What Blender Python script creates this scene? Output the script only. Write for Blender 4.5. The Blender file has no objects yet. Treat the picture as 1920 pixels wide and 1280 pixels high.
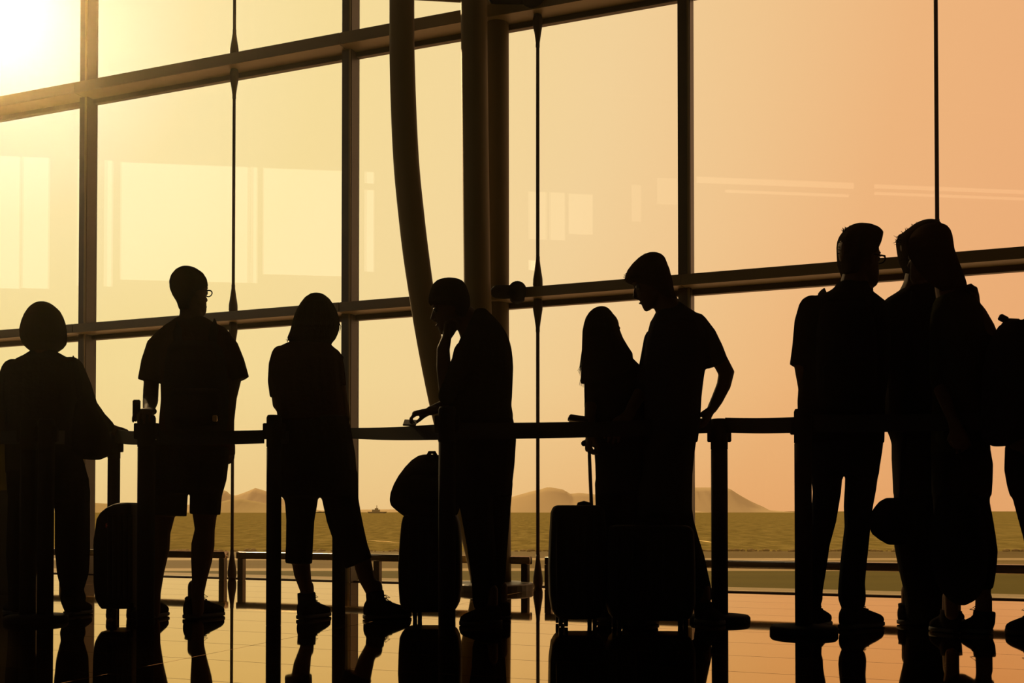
import bpy, bmesh, math, random
import numpy as np
from mathutils import Vector, Matrix, Euler

random.seed(7)
C = bpy.context.scene.collection
SC = bpy.context.scene

# ---------------------------------------------------------------- camera, sky, sun, exposure
F = 2000.0                       # focal length in pixels of the 1920 wide frame
EYE = 0.535                      # camera height above the hall floor
PITCH = math.radians(1.0)
V0 = 958.0 - F * math.tan(PITCH)   # row of the optical axis; the horizon lies at row 958

cam_data = bpy.data.cameras.new('camera')
cam_data.sensor_width = 36.0
cam_data.lens = F / 1920.0 * 36.0
cam_data.shift_y = (V0 - 640.0) / 1920.0
cam_data.clip_end = 60000.0
cam = bpy.data.objects.new('camera', cam_data)
cam.location = (0, 0, EYE)
cam.rotation_euler = (math.radians(90) + PITCH, 0, 0)
C.objects.link(cam)
SC.camera = cam

SC.view_settings.view_transform = 'Standard'
SC.view_settings.look = 'None'
SC.view_settings.gamma = 1.0
SC.view_settings.use_curve_mapping = False
SC.view_settings.exposure = 0.0
SC.cycles.max_bounces = 8
SC.cycles.transparent_max_bounces = 16
SC.cycles.use_denoising = True


def lin(r, g, b):
    f = lambda c: (c / 255 / 12.92) if c <= 10 else ((c / 255 + 0.055) / 1.055) ** 2.4
    return (f(r), f(g), f(b), 1.0)


def ray(u, v):
    a = (u - 960.0) / F
    b = (V0 - v) / F
    c, s = math.cos(PITCH), math.sin(PITCH)
    return Vector((a, c - s * b, s + c * b))


def P(u, v, d):
    """the world point seen at pixel (u, v) that lies d metres in front of the camera"""
    r = ray(u, v)
    return Vector((0, 0, EYE)) + r * (d / r.y)


def on_floor(u, v, z=0.0):
    r = ray(u, v)
    return Vector((0, 0, EYE)) + r * ((z - EYE) / r.z)


SUN_DIR = ray(-20, 15).normalized()

world = bpy.data.worlds.new('evening_sky')
SC.world = world
world.use_nodes = True
nt = world.node_tree
nt.nodes.clear()
out = nt.nodes.new('ShaderNodeOutputWorld')
bg = nt.nodes.new('ShaderNodeBackground')
tc = nt.nodes.new('ShaderNodeTexCoord')
dot = nt.nodes.new('ShaderNodeVectorMath'); dot.operation = 'DOT_PRODUCT'
nrm = nt.nodes.new('ShaderNodeVectorMath'); nrm.operation = 'NORMALIZE'
nt.links.new(tc.outputs['Generated'], nrm.inputs[0])
nt.links.new(nrm.outputs['Vector'], dot.inputs[0])
dot.inputs[1].default_value = SUN_DIR
acs = nt.nodes.new('ShaderNodeMath'); acs.operation = 'ARCCOSINE'
nt.links.new(dot.outputs['Value'], acs.inputs[0])
mr = nt.nodes.new('ShaderNodeMapRange')
mr.inputs['From Min'].default_value = 0.0
mr.inputs['From Max'].default_value = math.radians(90)
nt.links.new(acs.outputs[0], mr.inputs['Value'])
ramp = nt.nodes.new('ShaderNodeValToRGB')
stops = [(0.0, (255, 255, 250)), (1.6, (255, 253, 238)), (4.5, (253, 242, 198)), (9, (250, 228, 169)),
         (15, (246, 220, 156)), (22, (244, 215, 156)), (29, (242, 208, 154)), (36, (240, 196, 142)),
         (43, (237, 180, 126)), (51, (235, 172, 120)), (62, (233, 178, 130)), (90, (226, 182, 138))]
ce = ramp.color_ramp.elements
ce[0].position = 0; ce[0].color = lin(*stops[0][1])
ce[1].position = 1; ce[1].color = lin(*stops[-1][1])
for a, c in stops[1:-1]:
    e = ce.new(a / 90.0); e.color = lin(*c)
nt.links.new(mr.outputs['Result'], ramp.inputs['Fac'])
sep = nt.nodes.new('ShaderNodeSeparateXYZ')
nt.links.new(nrm.outputs['Vector'], sep.inputs[0])
lowr = nt.nodes.new('ShaderNodeValToRGB')         # tint against elevation: hazy amber at the horizon
le = lowr.color_ramp.elements
le[0].position = 0.0; le[0].color = (0.93, 0.86, 0.72, 1)
le[1].position = 1.0; le[1].color = (1, 1, 1, 1)
e = le.new(0.03); e.color = (0.95, 0.90, 0.78, 1)
e = le.new(0.12); e.color = (0.99, 0.99, 0.93, 1)
e = le.new(0.25); e.color = (1, 1, 1, 1)
nt.links.new(sep.outputs['Z'], lowr.inputs['Fac'])
mul = nt.nodes.new('ShaderNodeMixRGB'); mul.blend_type = 'MULTIPLY'; mul.inputs['Fac'].default_value = 1
nt.links.new(ramp.outputs['Color'], mul.inputs['Color1'])
nt.links.new(lowr.outputs['Color'], mul.inputs['Color2'])
nt.links.new(mul.outputs['Color'], bg.inputs['Color'])
bg.inputs['Strength'].default_value = 1.12
nt.links.new(bg.outputs[0], out.inputs['Surface'])

sun_data = bpy.data.lights.new('sun', 'SUN')
sun_data.energy = 4.2
sun_data.angle = math.radians(3)
sun_data.color = (1.0, 0.66, 0.30)
sun = bpy.data.objects.new('sun', sun_data)
sun.rotation_euler = (-SUN_DIR).to_track_quat('-Z', 'Y').to_euler()
sun.location = (0, 0, 9)
C.objects.link(sun)

# ---------------------------------------------------------------- materials


def mat(name, col, rough=0.6, metal=0.0, noise=0.0, scale=20.0, bump=0.0, col2=None, ior=1.45, spec=0.5, stretch=None):
    m = bpy.data.materials.new(name)
    m.use_nodes = True
    n = m.node_tree
    b = n.nodes['Principled BSDF']
    b.inputs['Base Color'].default_value = (*col, 1)
    b.inputs['Roughness'].default_value = rough
    b.inputs['Metallic'].default_value = metal
    b.inputs['IOR'].default_value = ior
    b.inputs['Specular IOR Level'].default_value = spec
    if noise or bump:
        t = n.nodes.new('ShaderNodeTexCoord')
        x = n.nodes.new('ShaderNodeTexNoise')
        x.inputs['Scale'].default_value = scale
        x.inputs['Detail'].default_value = 4
        src = t.outputs['Object']
        if stretch:
            mp = n.nodes.new('ShaderNodeMapping')
            mp.inputs['Scale'].default_value = stretch
            n.links.new(src, mp.inputs['Vector'])
            src = mp.outputs['Vector']
        n.links.new(src, x.inputs['Vector'])
        if noise:
            mx = n.nodes.new('ShaderNodeMixRGB')
            mx.inputs['Color1'].default_value = (*[c * (1 - noise) for c in col], 1)
            mx.inputs['Color2'].default_value = (*(col2 or [min(1, c * (1 + noise)) for c in col]), 1)
            n.links.new(x.outputs['Fac'], mx.inputs['Fac'])
            n.links.new(mx.outputs['Color'], b.inputs['Base Color'])
        if bump:
            bp = n.nodes.new('ShaderNodeBump')
            bp.inputs['Strength'].default_value = bump
            bp.inputs['Distance'].default_value = 0.01
            n.links.new(x.outputs['Fac'], bp.inputs['Height'])
            n.links.new(bp.outputs['Normal'], b.inputs['Normal'])
    return m


def glass_mat(name, ior, tint):
    m = bpy.data.materials.new(name)
    m.use_nodes = True
    n = m.node_tree
    n.nodes.clear()
    o = n.nodes.new('ShaderNodeOutputMaterial')
    tr = n.nodes.new('ShaderNodeBsdfTransparent'); tr.inputs['Color'].default_value = (*tint, 1)
    gl = n.nodes.new('ShaderNodeBsdfGlossy'); gl.inputs['Roughness'].default_value = 0.0
    gl.inputs['Color'].default_value = (1, 1, 1, 1)
    fr = n.nodes.new('ShaderNodeFresnel')
    ge = n.nodes.new('ShaderNodeNewGeometry')       # both faces of the thin sheet see air
    io = n.nodes.new('ShaderNodeMapRange')
    io.inputs['To Min'].default_value = ior
    io.inputs['To Max'].default_value = 1.0 / ior
    n.links.new(ge.outputs['Backfacing'], io.inputs['Value'])
    n.links.new(io.outputs['Result'], fr.inputs['IOR'])
    mx = n.nodes.new('ShaderNodeMixShader')
    n.links.new(fr.outputs[0], mx.inputs[0])
    n.links.new(tr.outputs[0], mx.inputs[1])
    n.links.new(gl.outputs[0], mx.inputs[2])
    n.links.new(mx.outputs[0], o.inputs['Surface'])
    return m


def emit_mat(name, col, strength):
    m = bpy.data.materials.new(name)
    m.use_nodes = True
    n = m.node_tree
    b = n.nodes['Principled BSDF']
    b.inputs['Base Color'].default_value = (0.02, 0.02, 0.02, 1)
    b.inputs['Emission Color'].default_value = (*col, 1)
    b.inputs['Emission Strength'].default_value = strength
    return m


M = {}
M['glass'] = glass_mat('pane_glass', 1.5, (0.985, 0.985, 0.975))
M['frame'] = mat('bronze_frame', (0.05, 0.034, 0.013), 0.45, 0.0, 0.15, 8)
M['transom'] = mat('bronze_transom', (0.17, 0.125, 0.045), 0.42, 0.0, 0.1, 6)
M['rod'] = mat('dark_rod', (0.03, 0.015, 0.008), 0.6, 0.0, 0.1, 30, spec=0.15)
M['column'] = mat('painted_column', (0.13, 0.092, 0.034), 0.6, 0.0, 0.06, 5, spec=0.2)
M['steel'] = mat('brushed_steel', (0.34, 0.27, 0.19), 0.2, 1.0, 0.12, 60, 0.02, stretch=(1, 1, 20))
M['darksteel'] = mat('dark_steel', (0.10, 0.075, 0.05), 0.35, 0.8, 0.15, 40)
M['dark_wall'] = mat('hall_wall', (0.045, 0.035, 0.025), 0.9, 0, 0.2, 1.5, spec=0.1)
M['ceil'] = mat('hall_ceiling', (0.04, 0.032, 0.025), 0.9, 0, 0.2, 1.0, spec=0.1)
M['post'] = mat('post_black', (0.005, 0.005, 0.006), 0.8, 0.0, 0.2, 30, spec=0.01)
M['belt'] = mat('belt_webbing', (0.008, 0.008, 0.010), 0.85, 0, 0.3, 220, 0.15, spec=0.1)
M['grout'] = mat('grout', (0.03, 0.02, 0.012), 0.9, 0, 0.3, 40, spec=0.1)


def tile_mat():
    m = bpy.data.materials.new('polished_tile')
    m.use_nodes = True
    n = m.node_tree
    b = n.nodes['Principled BSDF']
    b.inputs['Metallic'].default_value = 1.0
    b.inputs['Base Color'].default_value = (0.60, 0.40, 0.22, 1)
    b.inputs['Specular Tint'].default_value = (0.92, 0.80, 0.58, 1)
    b.inputs['Roughness'].default_value = 0.03
    t = n.nodes.new('ShaderNodeTexCoord')
    x = n.nodes.new('ShaderNodeTexNoise'); x.inputs['Scale'].default_value = 3.0; x.inputs['Detail'].default_value = 6
    n.links.new(t.outputs['Object'], x.inputs['Vector'])
    mx = n.nodes.new('ShaderNodeMixRGB')
    mx.inputs['Color1'].default_value = (0.58, 0.43, 0.26, 1)
    mx.inputs['Color2'].default_value = (0.68, 0.52, 0.33, 1)
    n.links.new(x.outputs['Fac'], mx.inputs['Fac'])
    n.links.new(mx.outputs['Color'], b.inputs['Base Color'])
    return m


M['tile'] = tile_mat()

SK = dict(rough=0.6, noise=0.12, scale=25, spec=0.01)
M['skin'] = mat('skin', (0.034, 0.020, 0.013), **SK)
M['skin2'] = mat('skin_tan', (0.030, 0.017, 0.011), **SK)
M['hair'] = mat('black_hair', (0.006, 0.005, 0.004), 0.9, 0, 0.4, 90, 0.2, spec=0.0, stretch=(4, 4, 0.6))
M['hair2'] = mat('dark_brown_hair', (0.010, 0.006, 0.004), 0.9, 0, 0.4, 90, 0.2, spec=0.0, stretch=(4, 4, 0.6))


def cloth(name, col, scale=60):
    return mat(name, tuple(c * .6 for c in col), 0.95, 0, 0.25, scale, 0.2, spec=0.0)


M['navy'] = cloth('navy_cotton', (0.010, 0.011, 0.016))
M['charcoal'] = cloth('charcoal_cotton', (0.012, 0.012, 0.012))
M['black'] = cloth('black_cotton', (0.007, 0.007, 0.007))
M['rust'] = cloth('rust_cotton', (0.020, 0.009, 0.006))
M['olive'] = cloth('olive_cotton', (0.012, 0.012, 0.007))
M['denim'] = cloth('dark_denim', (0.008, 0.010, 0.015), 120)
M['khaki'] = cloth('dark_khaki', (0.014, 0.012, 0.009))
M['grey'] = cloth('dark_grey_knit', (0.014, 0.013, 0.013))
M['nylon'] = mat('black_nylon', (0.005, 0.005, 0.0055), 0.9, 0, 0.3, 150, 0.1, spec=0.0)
M['shell'] = mat('black_suitcase_shell', (0.005, 0.005, 0.0055), 0.7, 0, 0.2, 40, 0.05, spec=0.02)
M['rubber'] = mat('rubber', (0.008, 0.008, 0.008), 0.8, 0, 0.2, 60, spec=0.1)
M['shoe'] = mat('dark_shoe', (0.007, 0.006, 0.006), 0.9, 0, 0.25, 60, 0.1, spec=0.0)
M['sole'] = mat('shoe_sole', (0.016, 0.015, 0.014), 0.8, 0, 0.2, 60, spec=0.1)
M['plastic'] = mat('black_plastic', (0.005, 0.005, 0.006), 0.8, 0, 0.2, 60, spec=0.01)
M['red'] = mat('red_label', (0.35, 0.03, 0.02), 0.6, 0, 0.1, 60)
M['brass'] = mat('buckle_metal', (0.6, 0.45, 0.25), 0.25, 1.0, 0.1, 60)
M['booklet'] = mat('booklet_cover', (0.02, 0.010, 0.010), 0.6, 0, 0.2, 60, spec=0.2)
M['eye'] = mat('eye_white', (0.03, 0.028, 0.026), 0.4, 0, 0.1, 60, spec=0.1)
M['lips'] = mat('lips', (0.018, 0.008, 0.007), 0.7, 0, 0.2, 80, spec=0.05)

# ---------------------------------------------------------------- object helpers


def prop(o, label=None, cat=None, group=None, kind=None):
    if label: o['label'] = label
    if cat: o['category'] = cat
    if group: o['group'] = group
    if kind: o['kind'] = kind
    return o


def empty(name, loc, label=None, cat=None, group=None, kind=None):
    o = bpy.data.objects.new(name, None)
    o.empty_display_size = 0.1
    o.location = loc
    C.objects.link(o)
    return prop(o, label, cat, group, kind)


def wpos(o):
    p = Vector((0, 0, 0))
    while o is not None:
        p = p + o.location
        o = o.parent
    return p


def put(name, mesh, parent=None, origin=None, smooth=True):
    """link a mesh given in world coordinates as an object below parent"""
    base = wpos(parent) if parent is not None else Vector((0, 0, 0))
    org = Vector(origin) if origin is not None else base
    mesh.transform(Matrix.Translation(-org))
    if smooth:
        mesh.polygons.foreach_set('use_smooth', [True] * len(mesh.polygons))
    o = bpy.data.objects.new(name, mesh)
    C.objects.link(o)
    if parent is not None:
        o.parent = parent
    o.location = org - base
    return o


class G:
    """collects closed shapes, in world metres"""
    def __init__(s, d=5.0):
        s.v = []; s.f = []; s.d = d

    def rings(s, rings, caps=True):
        k = len(rings[0]); b = len(s.v)
        for r in rings: s.v.extend(r)
        for i in range(len(rings) - 1):
            for j in range(k):
                a = b + i * k + j; c = b + i * k + (j + 1) % k
                s.f.append((a, c, c + k, a + k))
        if caps:
            s.f.append(tuple(b + j for j in reversed(range(k))))
            e = b + (len(rings) - 1) * k
            s.f.append(tuple(e + j for j in range(k)))

    def T(s, rows, shrink=0.0, k=24, e=2.3):
        """horizontal sections: (v, u left, u right, half depth in m, depth offset)"""
        rr = []
        rows = sorted(rows, key=lambda r: r[0])
        sub = []
        for i, r in enumerate(rows):
            r = tuple(r) + (0.0,) * (5 - len(r))
            sub.append(r)
        for (v, ul, ur, dm, dy) in sub:
            d = s.d + dy
            a = P(ul, v, d); c = P(ur, v, d)
            m = (a + c) / 2; hw = max(0.004, (c.x - a.x) / 2 - shrink); hd = max(0.004, dm - shrink)
            ring = []
            for j in range(k):
                t = 2 * math.pi * j / k
                cs, sn = math.cos(t), math.sin(t)
                x = math.copysign(abs(cs) ** (2 / e), cs) * hw
                y = math.copysign(abs(sn) ** (2 / e), sn) * hd
                ring.append(Vector((m.x + x, m.y + y, m.z)))
            rr.append(ring)
        if shrink:
            top = rr[0][0].z - shrink * 0.7
            for q in rr[0]: q.z = top
        s.rings(list(reversed(rr)))

    def tube(s, pts, rad, ratio=1.0, k=14, up=Vector((0, 1, 0)), round_ends=(True, True)):
        """a tapering tube: rad across the view, rad*ratio along `up`"""
        pts = [Vector(p) for p in pts]
        n = len(pts)
        if not hasattr(ratio, '__len__'): ratio = [ratio] * n
        fr = []
        for i in range(n):
            t = (pts[min(i + 1, n - 1)] - pts[max(i - 1, 0)])
            if t.length < 1e-6: t = Vector((0, 0, 1))
            t.normalize()
            a = t.cross(up)
            if a.length < 0.15:
                a = t.cross(Vector((0.3, 0.2, 1)))
            a.normalize()
            if fr and a.dot(fr[-1][1]) < 0: a = -a
            b = a.cross(t); b.normalize()
            fr.append((t, a, b))
        rr = []

        def ring(p, a, b, ra, rb):
            return [p + a * (ra * math.cos(2 * math.pi * j / k)) + b * (rb * math.sin(2 * math.pi * j / k)) for j in range(k)]
        for i in range(n):
            t, a, b = fr[i]
            ra, rb = rad[i], rad[i] * ratio[i]
            m = min(ra, rb)
            if i == 0 and round_ends[0]:
                for q in (80, 55, 28):
                    sn, cs = math.sin(math.radians(q)), math.cos(math.radians(q))
                    rr.append(ring(pts[0] - t * m * sn, a, b, ra * cs, rb * cs))
            rr.append(ring(pts[i], a, b, ra, rb))
            if i == n - 1 and round_ends[1]:
                for q in (28, 55, 80):
                    sn, cs = math.sin(math.radians(q)), math.cos(math.radians(q))
                    rr.append(ring(pts[i] + t * m * sn, a, b, ra * cs, rb * cs))
        s.rings(rr)

    def L(s, pts, ratio=1.0, shrink=0.0, ends=(True, True)):
        """limb: (u, v, half width in px, depth offset)"""
        pts = [tuple(p) + (0.0,) * (4 - len(p)) for p in pts]
        s.tube([P(p[0], p[1], s.d + p[3]) for p in pts],
               [max(0.004, p[2] * (s.d + p[3]) / F - shrink) for p in pts], ratio, round_ends=ends)

    def ball(s, c, r, k=14, rot=None):
        c = Vector(c)
        if not hasattr(r, '__len__'): r = (r, r, r)
        rr = []
        m = 9
        for i in range(m):
            a = -math.pi / 2 + math.pi * (i + 0.35) / (m - 0.3)
            z, q = math.sin(a), math.cos(a)
            ring = []
            for j in range(k):
                t = 2 * math.pi * j / k
                p = Vector((r[0] * q * math.cos(t), r[1] * q * math.sin(t), r[2] * z))
                if rot is not None: p = rot @ p
                ring.append(c + p)
            rr.append(ring)
        s.rings(rr)

    def box(s, c, size, ax=None):
        c = Vector(c)
        ax = ax or (Vector((1, 0, 0)), Vector((0, 1, 0)), Vector((0, 0, 1)))
        b = len(s.v)
        for z in (-.5, .5):
            for x, y in ((-.5, -.5), (.5, -.5), (.5, .5), (-.5, .5)):
                s.v.append(c + ax[0] * (x * size[0]) + ax[1] * (y * size[1]) + ax[2] * (z * size[2]))
        s.f += [(b + 3, b + 2, b + 1, b), (b + 4, b + 5, b + 6, b + 7)]
        for i in range(4):
            j = (i + 1) % 4
            s.f.append((b + i, b + j, b + j + 4, b + i + 4))

    def cyl(s, a, c, r, r2=None, k=20):
        a = Vector(a); c = Vector(c)
        t = (c - a).normalized()
        x = t.cross(Vector((0, 1, 0)))
        if x.length < 0.1: x = t.cross(Vector((1, 0, 0)))
        x.normalize(); y = t.cross(x)
        r2 = r if r2 is None else r2
        mk = lambda p, q: [p + x * (q * math.cos(2 * math.pi * j / k)) + y * (q * math.sin(2 * math.pi * j / k)) for j in range(k)]
        s.rings([mk(a, r), mk(c, r2)])

    def mesh(s, name, m, bevel=0.0, seg=2):
        me = bpy.data.meshes.new(name)
        me.from_pydata([tuple(p) for p in s.v], [], s.f)
        bm = bmesh.new(); bm.from_mesh(me)
        bmesh.ops.recalc_face_normals(bm, faces=bm.faces)
        if bevel:
            ed = [e for e in bm.edges if len(e.link_faces) == 2 and e.calc_face_angle(0) > 0.6]
            bmesh.ops.bevel(bm, geom=ed, offset=bevel, segments=seg, affect='EDGES', clamp_overlap=True)
        bm.to_mesh(me); bm.free()
        me.materials.append(m)
        return me

    def melt(s, name, m, voxel=0.008, smooth=3, keep=0.35):
        """join the shapes into one continuous skin"""
        me = s.mesh(name + '_raw', m)
        o = bpy.data.objects.new(name + '_raw', me)
        C.objects.link(o)
        r = o.modifiers.new('r', 'REMESH'); r.mode = 'VOXEL'; r.voxel_size = voxel; r.adaptivity = 0.0
        if smooth:
            k = o.modifiers.new('s', 'SMOOTH'); k.factor = 0.5; k.iterations = smooth
        if keep < 1:
            q = o.modifiers.new('d', 'DECIMATE'); q.ratio = keep
        dg = bpy.context.evaluated_depsgraph_get()
        ev = o.evaluated_get(dg)
        res = bpy.data.meshes.new_from_object(ev)
        res.name = name
        bpy.data.objects.remove(o, do_unlink=True)
        bpy.data.meshes.remove(me)
        res.materials.clear(); res.materials.append(m)
        return res
# ---------------------------------------------------------------- the glazed front of the hall
E = Vector((5110.0, -F, 0)).normalized()      # along the glass, to the right and nearer
N = Vector((E.y, -E.x, 0))                    # into the hall, towards the camera
UP = Vector((0, 0, 1))
Q = on_floor(1440, 1111)


def W(t, o, z):
    return Q + E * t + N * o + UP * z


def hit(u, v, o=0.0):
    """(t, z) where the pixel's ray meets the plane o metres inside the glass"""
    r = ray(u, v)
    org = Vector((0, 0, EYE))
    k = ((Q + N * o - org).dot(N)) / r.dot(N)
    p = org + r * k
    return (p - Q).dot(E), p.z


tm = [hit(u, 958)[0] for u in (167, 660, 1290)]
step = (tm[2] - tm[0]) / 2
TP = 0.20                                      # how far the transoms stand proud of the glass
z1t = hit(1440, 500.5, TP)[1]; z1b = hit(1440, 521.5, TP)[1]; z1f = hit(1440, 537.5, 0)[1]
z2t = hit(475, 91, TP)[1]; z2b = hit(475, 112.5, TP)[1]; z2f = hit(475, 131, 0)[1]
rise = z2t - z1t
CEIL = z2t + 2 * rise + 0.3
levels = [(z1t, z1b), (z2t, z2b), (z2t + rise, z2b + rise), (z2t + 2 * rise, z2b + 2 * rise)]

mull = {0: tm[0], 1: tm[1], 2: tm[2]}
for i in range(-9, 0): mull[i] = tm[0] + step * i
for i in range(3, 7): mull[i] = tm[2] + step * (i - 2)
MW, MD = 0.085, 0.13
AX = (E, N, UP)

M['sill'] = mat('sill_stone', (0.30, 0.25, 0.15), 0.9, 0, 0.1, 10, spec=0.05)
n_win = 0
for i in sorted(mull)[:-1]:
    n_win += 1
    a, b = mull[i], mull[i + 1]
    w = empty('window_%d' % n_win, W((a + b) / 2, 0, 0), kind='structure')
    g = G(); g.box(W(a, MD / 2 - 0.03, CEIL / 2), (MW, MD, CEIL), AX)
    mo = put('mullion', g.mesh('mullion', M['frame'], 0.006), w, smooth=False)
    g = G(); g.box(W(a + MW / 2 - 0.012, MD - 0.028, CEIL / 2), (0.014, 0.012, CEIL), AX)
    put('glazing_bead', g.mesh('glazing_bead', M['transom']), mo, smooth=False)
    prev = 0.010
    for li, (zt, zb) in enumerate(levels):
        g = G()
        g.box(W((a + b) / 2, TP / 2 + 0.01, (zt + zb) / 2), (b - a, TP - 0.02, zt - zb), AX)
        put('transom', g.mesh('transom', M['transom'], 0.004), w, smooth=False)
        g = G(); g.box(W((a + b) / 2, 0.005, (zt + zb) / 2 - 0.012), (b - a - MW, 0.05, zt - zb + 0.05), AX)
        put('transom_frame', g.mesh('transom_frame', M['frame'], 0.004), w, smooth=False)
        g = G(); g.box(W((a + b) / 2, -0.012, (prev + zb) / 2), (b - a - MW, 0.02, zb - prev), AX)
        put('pane', g.mesh('pane', M['glass']), w, smooth=False)
        prev = zt
    g = G(); g.box(W((a + b) / 2, -0.15, 0.001), (b - a, 0.36, 0.016), AX)
    put('window_sill', g.mesh('window_sill', M['sill'], 0.002), w, smooth=False)
    g = G(); g.box(W((a + b) / 2, 0.036, 0.002), (b - a, 0.010, 0.006), AX)
    put('gasket', g.mesh('gasket', M['rod']), w, smooth=False)

# tension rods that brace the glass front, with spindle shaped fittings
RO = 0.10
for u, lab in ((435.5, 'slim dark tension rod with cone fittings behind the man in shorts'),
               (1008.5, 'slim dark tension rod right of the steel columns with cone fittings'),
               (1761, 'slim dark tension rod rising above the two close heads on the right')):
    t = hit(u, 958, RO)[0]
    r = empty('tension_rod', W(t, RO, 0), lab, 'tension rod')
    g = G(); g.cyl(W(t, RO, 0.0), W(t, RO, CEIL - 0.02), 0.0125, k=12)
    put('rod', g.mesh('rod', M['rod']), r)
    L = 0.20
    ends = [(0.0, 1)]
    for zt, zb in levels[:2]:
        ends += [(zt, 1), (zb, -1)]
    for z, s in ends:
        g = G()
        k = 14
        prof = [(0, 0.028), (0.03, 0.035), (0.07, 0.034), (0.14, 0.023), (L, 0.0145), (L + 0.03, 0.0145)]
        c = W(t, RO, z)
        g.rings([[c + UP * (s * h) + E * (q * math.cos(2 * math.pi * j / k)) + N * (q * math.sin(2 * math.pi * j / k)) for j in range(k)] for h, q in prof])
        put('cone_fitting', g.mesh('cone_fitting', M['rod']), r)

# ---------------------------------------------------------------- floor of polished tiles
fl = prop(empty('floor', (0, 0, 0)), kind='structure')
g = G()
BACK = 24.0
quad = [W(mull[-9] - 0.5, 0.05, -0.004), W(mull[6] + 0.3, 0.05, -0.004), W(mull[6] + 0.3, BACK, -0.004), W(mull[-9] - 0.5, BACK, -0.004)]
g.rings([[p - UP * 0.3 for p in quad], quad])
put('grout_bed', g.mesh('grout_bed', M['grout']), fl, smooth=False)
TA, TB, GAP = 3.2, 0.40, 0.0035
jt = (on_floor(480, 1208) - Q).dot(E)          # a joint seen in the photograph
jo = (on_floor(1450, 1207) - Q).dot(N)


def tile_mesh(a, b):
    g = G(); g.box((0, 0, -0.006), (a - GAP, b - GAP, 0.012), (E, N, UP))
    return g.mesh('tile', M['tile'], 0.0004, 1)


tm_full = tile_mesh(TA, TB)
o_lo = jo - math.ceil(jo / TB) * TB            # rows from the glass inwards
row = 0
near_o = (Vector((0, 1.6, 0)) - Q).dot(N)
while o_lo + TB * row < near_o:
    oc = o_lo + TB * (row + 0.5)
    for col in range(-6, 6):
        tcn = jt + TA * (col + 0.5)
        p = W(tcn, oc, 0)
        if oc - TB / 2 < 0.06: continue
        if p.y < 1.5: continue
        sx = 960 + F * p.x / p.y
        if sx < -650 or sx > 2570: continue
        o = bpy.data.objects.new('tile', tm_full)
        C.objects.link(o); o.parent = fl; o.location = p
    row += 1
# first strip along the glass and the rest of the hall, joined (not seen, or seen as one surface)
g = G()
first = o_lo
while first < 0.06: first += TB
g.box(W(0, (first + 0.05) / 2, -0.006), (40, first - 0.05 - GAP, 0.012), AX)
s_ = put('edge_tile', g.mesh('edge_tile', M['tile']), fl, smooth=False)
g = G()
for (t0, t1, o0, o1) in ((mull[-9], mull[6], near_o + TB, BACK),):
    g.box(W((t0 + t1) / 2, (o0 + o1) / 2, -0.006), (t1 - t0, o1 - o0, 0.012), AX)
put('floor_field', g.mesh('floor_field', M['tile']), fl, smooth=False)

# ---------------------------------------------------------------- the rest of the hall, out of the frame
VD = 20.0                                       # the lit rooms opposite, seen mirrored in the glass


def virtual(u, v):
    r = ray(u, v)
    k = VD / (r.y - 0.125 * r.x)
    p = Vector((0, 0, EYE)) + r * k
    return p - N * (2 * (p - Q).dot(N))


def slab(name, a, b, z0, z1, th, m, parent=None):
    a = Vector((a.x, a.y, 0)); b = Vector((b.x, b.y, 0))
    x = (b - a).normalized(); y = Vector((-x.y, x.x, 0))
    g = G(); g.box((a + b) / 2 + UP * ((z0 + z1) / 2), ((b - a).length, th, z1 - z0), (x, y, UP))
    o = put(name, g.mesh(name, m), parent, smooth=False)
    return o


wl0 = virtual(-900, 600); wl1 = virtual(3200, 600)
wd = Vector((wl1.x - wl0.x, wl1.y - wl0.y, 0)).normalized()
wn = Vector((-wd.y, wd.x, 0))
if wn.dot(Vector((wl0.x, wl0.y, 0))) > 0: wn = -wn      # wn points towards the camera
corner_fl = W(mull[-9], 0, 0)
# wall plane starts where it meets the glass line
den = wd.x * E.y - wd.y * E.x
rel = Q - wl0
kk = (rel.x * E.y - rel.y * E.x) / den
meet = wl0 + wd * kk
far = wl0 + wd * 34
off = -wn * 0.16
prop(slab('wall_left', meet + off, far + off, 0, CEIL, 0.2, M['dark_wall']), kind='structure')
rgt = W(mull[6], 0, 0)
rb = rgt + N * (far - Q).dot(N)
prop(slab('wall_right', rgt, rb, 0, CEIL, 0.2, M['dark_wall']), kind='structure')
prop(slab('wall_back', Vector((rb.x, rb.y, 0)), Vector((far.x, far.y, 0)), 0, CEIL, 0.2, M['dark_wall']), kind='structure')
g = G(); g.box(W(-6, 11.5, CEIL + 0.1), (46, 24, 0.2), AX)
prop(put('ceiling', g.mesh('ceiling', M['ceil']), smooth=False), kind='structure')

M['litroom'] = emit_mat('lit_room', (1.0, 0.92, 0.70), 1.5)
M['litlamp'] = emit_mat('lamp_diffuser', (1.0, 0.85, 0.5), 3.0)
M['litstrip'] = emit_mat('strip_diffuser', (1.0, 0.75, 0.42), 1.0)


def lit(name, u0, v0, u1, v1, m, parent, th=0.05):
    a, b = virtual(u0, v0), virtual(u1, v0)
    c = virtual(u0, v1)
    z1 = (a.z + b.z) / 2
    z0 = z1 - (a.z - c.z)
    return slab(name, a + wn * 0.0, b + wn * 0.0, z0, z1, th, m, parent)


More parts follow.
